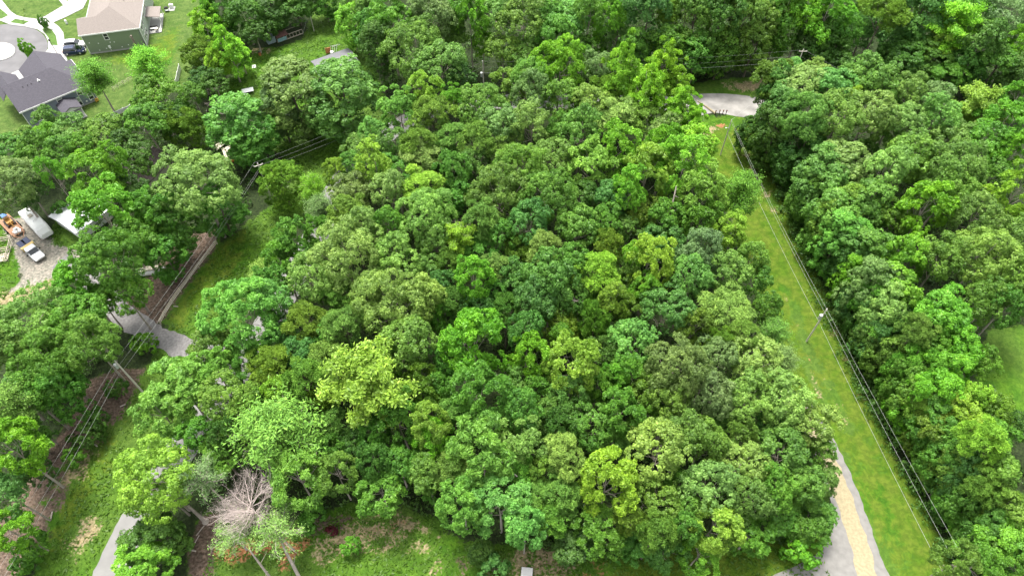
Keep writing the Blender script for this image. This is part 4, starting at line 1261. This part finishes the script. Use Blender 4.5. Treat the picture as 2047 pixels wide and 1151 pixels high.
mk('hull', mat('orange_plastic', (.55, .17, .03), .45), ky, lambda b: b.tube([(-1.7, 0, .45), (-1.0, 0, .36), (0, 0, .3), (1.0, 0, .36), (1.7, 0, .45)], [.04, .3, .38, .3, .04], 10)); mk('cockpit', M_RUBBER, ky, lambda b: b.tube([(-.3, 0, .66), (.35, 0, .68)], .17, 8))
tp = thing('tarp_covered_boat', 'pale tarp-covered boat beside the left trees, above the brown litter', 'boat', at(303, 545), .25)
mk('hull', M_WHITE, tp, lambda b: b.tube([(-2.2, 0, .6), (-1.4, 0, .55), (.6, 0, .5), (2.0, 0, .6), (2.8, 0, .75)], [.6, .75, .8, .5, .06], 10)); mk('cover', M_CREAM, tp, lambda b: b.prof([(-2.1, 1.1), (0, 1.5), (1.8, 1.1)], -.5, .5))

# ------------------------------------------------------------------ vehicles
def wheel(root, x, y, r, w=.24):
    t = mk('wheel', M_RUBBER, root, lambda b: b.tube([(x, y - w / 2, r), (x, y + w / 2, r)], r, 16))
    mk('rim', M_STEEL, t, lambda b: b.tube([(x, y - w / 2 - .012, r), (x, y + w / 2 + .012, r)], r * .58, 12))
def loft(b, st):
    """stations (x, z0, z1, half width low, half width high) lofted along x"""
    k = len(b.v)
    for x, z0, z1, w0, w1 in st:
        zm = z0 + (z1 - z0) * .72
        b.v += [(x, -w0, z0), (x, -w0 * 1.02, zm), (x, -w1 * .93, z1), (x, w1 * .93, z1), (x, w0 * 1.02, zm), (x, w0, z0)]
    for i in range(len(st) - 1):
        for j in range(6):
            a = k + i * 6 + j; c = k + i * 6 + (j + 1) % 6; b.f.append((a, c, c + 6, a + 6))
    b.f.append(tuple(k + j for j in range(6))); b.f.append(tuple(k + (len(st) - 1) * 6 + j for j in range(6))[::-1])
def suv(label, p, rz, m):
    t = thing('parked_car', label, 'car', p, rz)
    mk('body', m, t, lambda b: loft(b, [(-2.45, .45, .85, .8, .75), (-2.3, .35, 1.05, .93, .88), (-1.2, .3, 1.08, .97, .92), (.9, .3, 1.08, .97, .92), (1.3, .3, 1.04, .96, .9), (2.2, .35, .92, .9, .82), (2.45, .45, .75, .78, .7)]))
    mk('cabin', M_GLASS, t, lambda b: loft(b, [(-2.25, 1.0, 1.1, .86, .8), (-2.0, 1.0, 1.62, .86, .72), (.3, 1.0, 1.68, .88, .74), (1.15, 1.0, 1.08, .86, .8)]))
    mk('roof', m, t, lambda b: loft(b, [(-2.05, 1.6, 1.68, .7, .66), (-1.0, 1.66, 1.77, .72, .66), (.35, 1.62, 1.72, .7, .64)]))
    mk('roof_rail', M_STEEL, t, lambda b: [b.tube([(-1.8, s * .66, 1.78), (.2, s * .66, 1.78)], .025, 5) for s in (-1, 1)])
    for s in (-1, 1):
        mk('headlight', M_TRIM, t, lambda b: b.box(2.30, 2.43, s * .66 - .14, s * .66 + .14, .68, .80)); mk('tail_light', mat('red_lens', (.3, .01, .01), .3), t, lambda b: b.box(-2.44, -2.3, s * .74 - .08, s * .74 + .08, .75, 1.02))
        mk('door_mirror', m, t, lambda b: b.box(.85, 1.0, s * 1.08 - .1, s * 1.08 + .1, 1.0, 1.15))
        for x in (-1.5, 1.5): wheel(t, x, s * .86, .37)
    return t
M_NAVY = mat('navy_paint', (.012, .022, .065), .18); M_CARWHITE = mat('white_car_paint', (.62, .63, .64), .25)
drv = math.atan2((at(172, 100) - at(125, 103)).y, (at(172, 100) - at(125, 103)).x)
p = at(151, 107); suv('dark navy sports utility car parked on the driveway by the green house', (p.x, p.y, .12), drv + .03, M_NAVY)
p = at(153, 94); suv('white car parked behind the dark one, close to the green house corner', (p.x, p.y, .12), drv + .03, M_CARWHITE)
# travel trailer
a = at(56, 430); b2 = at(103, 480); rzv = math.atan2(b2.y - a.y, b2.x - a.x); c0 = (at(63, 436) + at(97, 474)) / 2
rv = thing('travel_trailer', 'long white travel trailer parked at the edge of the gravel yard', 'trailer', (c0.x + .2, c0.y - .2, 0), rzv)
mk('body', M_TRIM, rv, lambda b: loft(b, [(-3.9, .55, 2.7, 1.2, 1.15), (-3.7, .5, 2.85, 1.25, 1.2), (2.8, .5, 2.85, 1.25, 1.2), (3.5, .55, 2.5, 1.2, 1.05), (4.0, .6, 1.6, .95, .75)]))
mk('front_cap', M_WHITE, rv, lambda b: loft(b, [(2.9, 2.5, 2.87, 1.1, 1.08), (3.45, 2.3, 2.56, 1.06, 1.0)])); mk('roof_vent', M_TRIM, rv, lambda b: (b.box(.3, 1.0, -.3, .3, 2.85, 3.02), b.box(-2.8, -2.4, -.2, .2, 2.85, 2.97)))
mk('air_conditioner', M_CREAM, rv, lambda b: b.box(-1.3, -.5, -.35, .35, 2.85, 3.08)); mk('hitch', M_RUBBER, rv, lambda b: (b.tube([(3.6, -.6, .5), (5.0, 0, .5)], .06, 6), b.tube([(3.6, .6, .5), (5.0, 0, .5)], .06, 6)))
for s in (-1, 1):
    for x in (-.9, .1): wheel(rv, x, s * 1.15, .36)
    mk('window', M_GLASS, rv, lambda b: (b.box(-2.8, -1.9, s * 1.27 - .02, s * 1.27 + .02, 1.5, 2.0), b.box(1.2, 2.1, s * 1.27 - .02, s * 1.27 + .02, 1.5, 2.0)))
# pickup with a dump bed
a = at(42, 478); b2 = at(97, 528); rzt = math.atan2(b2.y - a.y, b2.x - a.x); c1 = (at(50, 487) + at(90, 528)) / 2
tk = thing('dump_truck', 'white cab truck with a yellow-edged dump bed on the gravel yard', 'truck', (c1.x, c1.y, 0), rzt)
mk('cab', M_CARWHITE, tk, lambda b: loft(b, [(-.5, .6, 1.35, .98, .95), (.9, .55, 1.35, 1.0, .97), (1.2, .55, 1.3, 1.0, .95), (2.5, .6, 1.18, .97, .85), (2.95, .65, .95, .88, .75)]))
mk('cab_roof', M_CARWHITE, tk, lambda b: loft(b, [(-.45, 1.3, 1.95, .93, .82), (.55, 1.3, 2.0, .94, .82), (.75, 1.85, 1.93, .8, .74)]))
mk('windscreen', M_GLASS, tk, lambda b: b.poly([(1.45, -.85, 1.34), (1.45, .85, 1.34), (.72, .72, 1.9), (.72, -.72, 1.9)])); mk('side_window', M_GLASS, tk, lambda b: [b.box(-.2, .7, s * .965 - .02, s * .965 + .02, 1.36, 1.78) for s in (-1, 1)])
mk('dump_bed', mat('black_bed', (.02, .02, .035), .5), tk, lambda b: (b.box(-3.3, -.7, -1.1, 1.1, .9, 1.0), b.box(-3.3, -.7, -1.1, -1.02, 1.0, 1.6), b.box(-3.3, -.7, 1.02, 1.1, 1.0, 1.6), b.box(-3.4, -3.3, -1.1, 1.1, .9, 1.6)))
mk('bed_headboard', mat('tan_yellow_paint', (.55, .40, .14), .6), tk, lambda b: (b.box(-1.25, -.62, -1.2, 1.2, 1.7, 1.82), b.box(-.7, -.62, -1.15, 1.15, 1.0, 1.7)))
mk('bed_load', mat('navy_tarp', (.03, .04, .09), .6), tk, lambda b: (b.poly([(-3.3, -1.0, 1.62), (-1.5, -1.0, 1.55), (-1.5, -.1, 1.5), (-3.3, -.15, 1.66)]), b.poly([(-3.3, .2, 1.62), (-1.5, .15, 1.55), (-1.5, 1.0, 1.5), (-3.3, 1.0, 1.66)])))
for s in (-1, 1):
    mk('door_mirror', M_RUBBER, tk, lambda b: b.box(1.0, 1.12, s * 1.2 - .15, s * 1.2 + .15, 1.3, 1.55)); mk('headlight', M_TRIM, tk, lambda b: b.box(2.88, 2.98, s * .65 - .13, s * .65 + .13, .78, .92))
    for x in (-2.3, 1.9): wheel(tk, x, s * .92, .4, .28)
# flatbed trailer with a compact loader
a = at(10, 437); b2 = at(52, 480); rzl = math.atan2(b2.y - a.y, b2.x - a.x); c2 = (a + b2) / 2
tl = thing('equipment_trailer', 'orange-brown equipment trailer hitched behind the white cab truck', 'trailer', (c2.x - .2, c2.y, 0), rzl)
mo = mat('orange_trailer', (.30, .15, .08), .7, 2, .2); mdeck = mat('trailer_deck', (.26, .15, .09), .85, 3, .25)
mk('deck', mdeck, tl, lambda b: b.box(-3.6, 2.6, -1.0, 1.0, .5, .58))
mk('side_rail', mo, tl, lambda b: (b.box(-3.6, 2.6, -1.15, -1.0, .5, .95), b.box(-3.6, 2.6, 1.0, 1.15, .5, .95), b.tube([(2.6, -1.05, .6), (4.1, -.1, .6)], .08, 6), b.tube([(2.6, 1.05, .6), (4.1, .1, .6)], .08, 6)))
mk('ramp', mo, tl, lambda b: (b.box(-4.9, -3.62, -1.1, -.6, .45, .55), b.box(-4.9, -3.62, .6, 1.1, .45, .55)))
for s in (-1, 1):
    for x in (-.9, .0): wheel(tl, x, s * 1.3, .34)
ld = thing('mini_excavator', 'small yellow-orange machine with a blue canopy loaded on the orange trailer', 'excavator', (c2.x - .9, c2.y + .9, .58), rzl)
mk('body', mat('machine_orange', (.40, .21, .05), .5), ld, lambda b: (b.box(-1.3, .6, -.55, .55, .35, .9), b.box(-1.3, -.5, -.5, .5, .9, 1.3), b.tube([(.6, 0, .8), (1.5, 0, 1.6), (2.3, 0, .7)], [.12, .1, .08], 6)))
for s in (-1, 1): mk('track', M_RUBBER, ld, lambda b: b.box(-1.3, .9, s * .7 - .15, s * .7 + .15, 0, .42))
mk('canopy', mat('blue_canopy', (.05, .14, .38), .5), ld, lambda b: (b.box(-1.25, -.2, -.5, .5, 1.9, 2.0), [b.box(x - .03, x + .03, y - .03, y + .03, 1.2, 1.9) for x in (-1.2, -.25) for y in (-.45, .45)]))
eb = thing('engine_parts', 'heap of white and grey machine parts at the nose of the orange trailer', 'scrap', (*tuple(Matrix.Rotation(rzl, 3, 'Z') @ Vector((1.8, 0, 0)) + Vector((c2.x, c2.y, 0)))[:2], .58), rzl)
mk('casing', M_TRIM, eb, lambda b: (b.box(-.4, .3, -.7, -.1, 0, .4, .3), b.box(-.2, .5, .1, .6, 0, .3, -.4), b.tube([(-.9, .3, .15), (-.2, .5, .3)], .16, 8))); mk('engine', M_STEEL, eb, lambda b: (b.box(-.8, -.4, -.4, .3, 0, .6, .5), b.tube([(.4, -.5, .2), (.8, -.1, .5)], .1, 6)))
# timber pen at the left edge
pn = thing('timber_pen', 'weathered timber pen cut by the left edge beside the gravel yard', 'pen', at(4, 505), .25)
mk('post', M_WOOD, pn, lambda b: [b.box(x - .06, x + .06, y - .06, y + .06, 0, 1.3) for x in (-2.2, 0, 1.6) for y in (-2.6, 0, 2.8)])
mk('rail', M_WOOD, pn, lambda b: ([b.box(-2.2, 1.6, y - .04, y + .04, z, z + .12) for y in (-2.62, 0, 2.82) for z in (.3, .8, 1.2)], [b.box(1.58, 1.66, -2.6, 2.8, z, z + .12) for z in (.3, .8, 1.2)]))
mk('floor_board', M_WOOD, pn, lambda b: [b.box(-2.1 + i * .4, -1.75 + i * .4, -2.5, -.3, .08, .14) for i in range(9)])

# ------------------------------------------------------------------ utility poles and wires
def utility_pole(px, h, label, arm=False, transformer=0, lamp=False, r=.15, lean=(0, 0), rz=0.0, grp='wooden utility poles'):
    P = at(*px); t = thing('utility_pole', label, 'utility pole', P, rz, grp)
    mk('pole', M_POLE, t, lambda b: b.tube([(0, 0, -.4), (lean[0] * .5, lean[1] * .5, h / 2), (lean[0], lean[1], h)], [r, r * .85, r * .62], 9))
    x, y = lean
    if arm: mk('crossarm', M_POLE, t, lambda b: b.box(x - .9, x + .9, y - .16, y - .05, h - .5, h - .38))
    mk('insulator', M_TRIM, t, lambda b: ([b.tube([(x + q, y - .1, h - .38), (x + q, y - .1, h - .18)], .05, 6) for q in ((-.8, .8) if arm else (0,))], b.tube([(x, y, h), (x, y, h + .2)], .045, 6)))
    if transformer:
        k = mk('transformer', M_STEEL, t, lambda b: (b.tube([(x - .38, y - .1, transformer - .45), (x - .38, y - .1, transformer + .45)], .25, 12), b.tube([(x - .38, y - .1, transformer + .45), (x - .38, y - .1, transformer + .52)], .27, 12)))
        mk('bushing', M_TRIM, k, lambda b: (b.tube([(x - .3, y - .1, transformer + .5), (x - .3, y - .1, transformer + .75)], .05, 6), b.tube([(x - .48, y - .1, transformer + .5), (x - .48, y - .1, transformer + .75)], .05, 6)))
    if lamp: mk('lamp_bracket', M_STEEL, t, lambda b: (b.tube([(x, y, h - 2), (x - .7, y - .5, h - 1.6)], .04, 5), b.box(x - 1.0, x - .7, y - .65, y - .45, h - 1.66, h - 1.52)))
    return Vector((P.x + x, P.y + y, h))
pA = utility_pole((288, 786), 10.2, 'utility pole with a small white transformer beside the gravel driveway', transformer=8.9, r=.17)
pB = utility_pole((541, 392), 8.9, 'utility pole with a short crossarm beside the left lawn cedar', arm=True, rz=.5)
pC = utility_pole((968, 199), 10.2, 'utility pole rising behind the far tip of the woods at the top', transformer=6.8)
pD = utility_pole((1576, 177), 10.4, 'utility pole above the right-hand woods, right of the road end', arm=True)
pE = utility_pole((1440, 310), 9.4, 'leaning-looking utility pole beside the grass strip near the road end', lamp=True, r=.13)
pF = utility_pole((1612, 682), 9.6, 'utility pole with a shiny transformer standing in the mown grass strip', transformer=7.6, r=.15)
pS = utility_pole((628, 63), 6.0, 'short pale pole with a guy wire on the far lawn', r=.1)
WIRES = 0
def wire(a, b, sag=.5, r=.012, label='', n=14):
    a = Vector(a); b = Vector(b); pts = []
    for i in range(n + 1):
        t = i / n; p = a.lerp(b, t); p.z -= sag * 4 * t * (1 - t); pts.append(p)
    o = MB().tube(pts, r, 4).build('power_line', M_WIRE); tag(o, label, 'cable', 'overhead cables'); return o
dn = lambda p, d: Vector((p[0], p[1], p[2] - d))
# the run from the bottom left corner past the left poles to the far pole
off = at(-60, 1180, 10); offB = at(-10, 1230, 9)
wire(pA, off, .5, label='top wire from the driveway pole down to the bottom left corner')
wire(dn(pA, 1.2), off + Vector((.8, -.5, -1.2)), .5, label='second wire from the driveway pole down to the bottom left corner')
wire(dn(pA, 2.2), off + Vector((1.5, -.8, -2)), .5, .014, label='third wire from the driveway pole down to the bottom left corner')
wire(pA, pB + Vector((-.7, 0, .1)), .6, label='top wire between the driveway pole and the cedar pole')
wire(dn(pA, 1.2), pB + Vector((.7, 0, -.3)), .6, label='second wire between the driveway pole and the cedar pole')
wire(dn(pA, 2.6), dn(pB, 1.6), .6, .014, label='lowest cable between the driveway pole and the cedar pole')
wire(pB + Vector((-.7, 0, .1)), pC, 1.0, label='top wire between the cedar pole and the far pole behind the woods')
wire(pB + Vector((.7, 0, -.3)), dn(pC, 1.4), 1.0, label='second wire between the cedar pole and the far pole')
wire(dn(pB, 1.6), dn(pC, 2.8), 1.1, .014, label='lowest cable between the cedar pole and the far pole')
wire(pC, pD + Vector((-.8, 0, -.2)), 1.2, label='top wire across the dark far woods')
wire(dn(pC, 1.5), dn(pD, 1.6), 1.2, label='middle wire across the dark far woods')
wire(dn(pC, 3.0), dn(pD, 3.0), 1.0, .026, label='bright lowest cable across the dark far woods')
endD = at(2080, 330, 9)
wire(pD, endD, .8, label='top wire from the right-hand far pole over the woods')
wire(dn(pD, 1.8), dn(endD, 1.6), .8, label='lower wire from the right-hand far pole over the woods')
wire(pE, pF, .7, .014, label='right upper wire along the grass strip, between its two poles')
wire(dn(pE, .9) + Vector((.3, 0, 0)), dn(pF, .9), .7, .014, label='left upper wire along the grass strip, between its two poles')
wire(dn(pE, 3.4), dn(pF, 3.6), .6, .02, label='pale low cable along the grass strip, between its two poles')
offF = at(1992, 1230, 9.6)
wire(pF, offF, .4, .014, label='right upper wire from the strip pole to the bottom right')
wire(dn(pF, .9), offF + Vector((-1.0, 0, -.8)), .4, .014, label='left upper wire from the strip pole to the bottom right')
wire(dn(pF, 3.6), offF + Vector((-.9, -.4, -4.4)), .4, .02, label='pale low cable from the strip pole to the bottom right')
wire(pE, dn(pD, 3.2), .4, .014, label='wire from the road-end pole across to the right-hand far pole')
wire(pS, at(740, -20, 7), .3, label='wire from the short pale pole to the top edge')
gy = at(605, 70); wire(dn(pS, .4), gy, 0, .03, label='slanting guy wire from the short pale pole to the ground')

# ------------------------------------------------------------------ fences
def fence(name, label, px, m, h, step, rails, rw=.05, rh=.12, pw=.07, panel=False):
    pts = smooth_line([tuple(at(*q))[:2] for q in px], step) if not panel else smooth_line([tuple(at(*q))[:2] for q in px], step)
    t = thing(name, label, 'fence', (pts[0].x, pts[0].y, 0)); o0 = pts[0]
    q = [p - o0 for p in pts]
    for p in q: mk('post', m, t, lambda b: b.box(p.x - pw, p.x + pw, p.y - pw, p.y + pw, -.1, h + .05))
    def rl(b):
        for a, c in zip(q, q[1:]):
            d = (c - a); nn = Vector((-d.y, d.x)).normalized() * rw / 2
            for z in rails:
                lo, hi = z, z + rh
                v = [(a - nn, lo), (a + nn, lo), (c + nn, lo), (c - nn, lo), (a - nn, hi), (a + nn, hi), (c + nn, hi), (c - nn, hi)]
                k = len(b.v); b.v += [(w.x, w.y, zz) for w, zz in v]
                for f in ((0, 3, 2, 1), (4, 5, 6, 7), (0, 1, 5, 4), (1, 2, 6, 5), (2, 3, 7, 6), (3, 0, 4, 7)): b.f.append(tuple(k + i for i in f))
    mk('rail', m, t, rl) if not panel else mk('panel', m, t, rl)
    return t
M_FPALE = mat('pale_rail_wood', (.55, .48, .38), .8, 3, .15)
fence('rail_fence', 'long pale post-and-rail fence beside the brown litter on the left', [(322, 648), (346, 606), (398, 535), (435, 488)], M_FPALE, 1.15, 2.6, (.35, .72, 1.05), .09, .11, .07)
fence('panel_fence', 'short white panel fence at the edge of the suburban lawn', [(362, 140), (355, 172)], M_TRIM, 1.6, 2.2, (.1,), .05, 1.45, .08, True)
fence('panel_fence', 'low white panel fence behind the suburban lawn, above the dark trees', [(205, 246), (232, 232), (264, 218)], M_TRIM, 1.2, 2.2, (.1,), .05, 1.0, .08, True)
fence('wire_fence', 'thin dark wire fence across the lawn between the two houses', [(228, 182), (248, 170), (266, 160)], M_WOOD, 1.1, 2.0, (.4, .7, 1.0), .03, .03, .04)

# ------------------------------------------------------------------ small things
ub = thing('utility_box', 'pale square utility box on the bare soil at the bottom edge', 'utility box', at(1053, 1147), -.1)
mk('cabinet', mat('pale_grey_paint', (.50, .49, .47), .6), ub, lambda b: b.box(-.72, .72, -.62, .62, 0, .8)); mk('lid', mat('pale_grey_lid', (.56, .55, .53), .55), ub, lambda b: b.box(-.78, .78, -.68, .68, .8, .88)); mk('base', M_SH_BROWN, ub, lambda b: b.box(-.86, .86, -.76, .76, -.05, .06))
for i, (x, y, hh, lab) in enumerate([(1429, 230, 1.3, 'leftmost short dark marker post at the near edge of the road end'), (1437, 229, 1.3, 'second from left short dark marker post at the road end'), (1444, 229, 1.25, 'third from left short dark marker post at the road end'), (1450, 231, 1.5, 'rightmost and tallest dark marker post, with a red top, at the road end')]):
    t = thing('marker_post', lab, 'post', at(x, y), 0, 'marker posts at the road end')
    mk('post', M_RUBBER, t, lambda b: b.box(-.07, .07, -.05, .05, 0, hh)); mk('reflector', M_RUST if i != 3 else mat('red_reflector', (.35, .03, .02), .4), t, lambda b: b.box(-.14, .14, -.075, -.05, hh - .32, hh))
lg = thing('log', 'long yellowish log lying across the patched road end', 'log', at(1412, 216), -.95)
mk('stem', M_STRAW, lg, lambda b: b.tube([(-2.6, 0, .18), (0, .1, .2), (2.8, 0, .24)], [.12, .2, .28], 8)); mk('stub', M_WOOD, lg, lambda b: b.tube([(-2.6, 0, .18), (-3.6, .15, .15)], [.1, .03], 6))
def small_log(px, l, rz, label, r=.11):
    t = thing('cut_log', label, 'log', (*at(*px)[:2], r), rz, 'cut logs lying about')
    mk('bark', M_PALEBARK, t, lambda b: b.tube([(-l / 2, 0, 0), (0, .02, .01), (l / 2, 0, 0)], r, 8)); mk('cut_end', M_CREAM, t, lambda b: (b.tube([(-l / 2 - .01, 0, 0), (-l / 2, 0, 0)], r * .97, 8), b.tube([(l / 2, 0, 0), (l / 2 + .01, 0, 0)], r * .97, 8)))
small_log((191, 889), 1.0, -.6, 'short pale log at the edge of the left verge, beside dark shrubs')
small_log((104, 1030), 1.1, 1.8, 'short pale log standing out on the brown litter, lower left')
small_log((76, 1068), 1.0, -.4, 'short pale log near the shrubs at the lower left')
small_log((246, 811), .8, .5, 'short pale log just below the driveway pole')
small_log((352, 613), .8, -.1, 'short white log on the grass right of the rail fence')
small_log((401, 1060), 1.6, 1.1, 'peeled pale log on the brown ground below the leafless tree', .08)
small_log((394, 1078), 1.2, 1.3, 'thin peeled log below its longer neighbour on the brown ground', .07)
small_log((386, 1100), .9, -.2, 'stubby white log at the edge of the dark evergreen', .12)
small_log((433, 1032), 1.4, .35, 'slender pale stick beside the foot of the leafless tree', .05)
st = thing('tree_stump', 'pale grey leaning stub of a trunk beside the road-side tree', 'stump', at(411, 1042), 0)
mk('stem', M_PALEBARK, st, lambda b: b.tube([(0, 0, -.2), (-.3, .2, 1.5), (-1.0, .7, 4.5)], [.36, .26, .18], 9)); mk('root_flare', M_PALEBARK, st, lambda b: b.tube([(0, 0, -.1), (-.02, .02, .35)], [.55, .34], 9))
fr_ = thing('fallen_timber', 'bare wooden frame leaning in the shrubs by the grey gravel junction', 'frame', at(1592, 1066), .2)
mk('beam', M_WOOD, fr_, lambda b: (b.tube([(-1.9, -1.2, .8), (0, .2, 2.6)], .09, 5), b.tube([(0, .2, 2.6), (2.8, -1.6, 1.2)], .07, 5))); mk('cross_piece', M_WOOD, fr_, lambda b: (b.box(-.2, .2, .1, .3, 2.5, 2.7), b.tube([(0, .2, 2.6), (0, 1.2, .0)], .06, 5)))
rdb = thing('shrub', 'small dark red shrub on the bare ground near the bottom', 'shrub', at(664, 1064), 0)
c = link(bpy.data.objects.new('crown', PRO['B'][1][3]), rdb); c.color = (.10, .012, .018, 1); link(bpy.data.objects.new('trunk', PRO['B'][1][4]), rdb); rdb.scale = (.6, .48, .34)
sl = thing('street_lamp', 'thin dark street lamp standing on the pavement by the suburban circle', 'street lamp', (*at(116, 110)[:2], .1), 0)
mk('pole', M_SH_BROWN, sl, lambda b: b.tube([(0, 0, 0), (0, 0, 3.6)], .06, 8)); mk('lantern', M_RUBBER, sl, lambda b: b.tube([(0, 0, 3.6), (0, 0, 3.75), (0, 0, 4.1), (0, 0, 4.2)], [.08, .22, .2, .05], 8))
up = thing('utility_pedestal', 'small white pedestal with a round cap on the lawn by the driveway', 'pedestal', at(134, 48), .2)
mk('post', M_TRIM, up, lambda b: b.box(-.2, .2, -.2, .2, 0, .8)); mk('cap', M_TRIM, up, lambda b: b.tube([(0, 0, .8), (0, 0, 1.05)], [.3, .2], 10))
dr = thing('storm_drain', 'grey storm drain grate in the kerb by the suburban circle', 'drain', (*at(14, 42)[:2], .12), -.3)
mk('grate', M_STEEL, dr, lambda b: [b.box(-.5 + i * .14, -.42 + i * .14, -.3, .3, .0, .05) for i in range(8)]); mk('rim', M_RUBBER, dr, lambda b: b.box(-.56, .66, -.36, .36, -.05, .02))
pt = thing('porch_lamp_table', 'white utility cabinet with a pipe at the top of the suburban lawn', 'cabinet', at(344, 17), .1)
mk('cabinet', M_TRIM, pt, lambda b: b.box(-.5, .5, -.3, .3, 0, 1.1)); mk('pipe', M_STEEL, pt, lambda b: b.tube([(0, 0, 1.1), (0, 0, 2.4)], .06, 6)); mk('pad', M_CONC, pt, lambda b: b.box(-.8, .8, -1.4, .6, -.02, .08))
def street_tree(px, s, label, tone):
    t = thing('young_tree', label, 'tree', (*at(*px)[:2], 0), 0); t.scale = (s, s, s * 1.7)
    k = link(bpy.data.objects.new('crown', PRO['B'][0][3]), t); k.color = (*TONE[tone], 1); link(bpy.data.objects.new('trunk', PRO['B'][0][4]), t)
street_tree((97, 60), .75, 'small young street tree on the curved verge', 'green')
street_tree((68, 118), 1.0, 'young street tree between the blue-grey house and the circle', 'bright')
street_tree((164, 106), .45, 'tiny dark shrub at the corner of the green house', 'dark')
street_tree((309, 1090), .01, 'x', 'dark') if False else None
tk2 = thing('dark_trunk', 'tall dark bare trunk rising in front of the green house corner', 'trunk', at(291, 132), 0)
mk('stem', M_BARK, tk2, lambda b: b.tube([(0, 0, -.2), (0, 0, 4), (.1, 0, 8.2)], [.34, .3, .22], 9)); mk('branch_stub', M_BARK, tk2, lambda b: (b.tube([(0, 0, 6.5), (.6, .1, 7.1)], [.1, .03], 5), b.tube([(0, 0, 7.4), (-.5, -.1, 8)], [.09, .03], 5)))
tk2['category'] = 'tree trunk'
# deadwood limbs and slanting trunks that show among the crowns
def bare_trunk(a, za, b_, zb, r, label, m=M_PALEBARK, name='bare_trunk', stubs=5, seed=0):
    A = at(*a, za); B = at(*b_, zb); t = thing(name, label, 'tree trunk', (A.x, A.y, 0)); o = Vector((A.x, A.y, 0)); rs = random.Random(seed)
    mid = A.lerp(B, .5) + Vector((rs.uniform(-.3, .3), rs.uniform(-.3, .3), .2))
    pts = [A - o, mid - o, B - o]; mk('stem', m, t, lambda b: b.tube(pts, [r, r * .8, r * .5], 7))
    for i in range(stubs):
        q = pts[0].lerp(pts[1], rs.uniform(.5, 1)) if i % 2 else pts[1].lerp(pts[2], rs.uniform(0, .9))
        d = Vector((rs.uniform(-1, 1), rs.uniform(-1, 1), rs.uniform(-.1, .5))) * rs.uniform(.8, 2)
        mk('branch_stub', m, t, lambda b: b.tube([q, q + d * .5 + Vector((0, 0, -.05)), q + d], [r * .25, r * .15, r * .05], 4))
bare_trunk((1713, 135), 0, (1752, 44), 12, .3, 'long straight pale pine trunk below the pine at the top edge', seed=1)
bare_trunk((1772, 712), 2, (1815, 652), 12, .34, 'grey slanting trunk with bare stubs in the right-hand woods', stubs=9, seed=2)
bare_trunk((1884, 952), 3, (1943, 893), 13.5, .34, 'crooked grey trunk at the lower right, under the yellowish pine', seed=3)
bare_trunk((2000, 1138), 1, (2052, 1100), 8, .36, 'grey trunk lying across the dark gap at the bottom right corner', seed=4)
bare_trunk((1436, 442), 2, (1484, 350), 15, .2, 'dark slanting trunk of the thin tree over the grass strip', M_BARK, seed=5, stubs=9)
bare_trunk((247, 392), 5, (228, 345), 14, .16, 'pale thin curved trunk above the white metal roof', seed=7)
bare_trunk((88, 838), 3, (36, 792), 11, .24, 'pale slanting trunk among the lower left trees', seed=8)
bare_trunk((602, 1160), 0, (548, 1050), 9, .26, 'grey curved trunk at the bottom, right one of two', seed=9)
bare_trunk((545, 1160), 0, (500, 1100), 6.5, .2, 'grey curved trunk at the bottom, left one of two', seed=10)
bare_trunk((50, 1052), 0, (26, 1032), 3.6, .3, 'thick pale stub of a trunk at the lower left edge', seed=11, stubs=2)
bare_trunk((950, 80), 2, (955, 28), 12, .2, 'pale forked trunk among the far trees near the top', seed=12)
bare_trunk((1335, 470), 9, (1352, 372), 17, .22, 'bare forked limbs showing below the bright tree by the strip', seed=13, stubs=8)
bare_trunk((1085, 1000), 9, (985, 905), 15, .1, 'white dead limb showing in the minty tree at bottom centre', M_DEADBARK, seed=14, stubs=8)
bare_trunk((1170, 605), 10, (1145, 600), 15, .06, 'pinkish dead twigs showing in the middle of the woods', M_DEADBARK, seed=15, stubs=14)
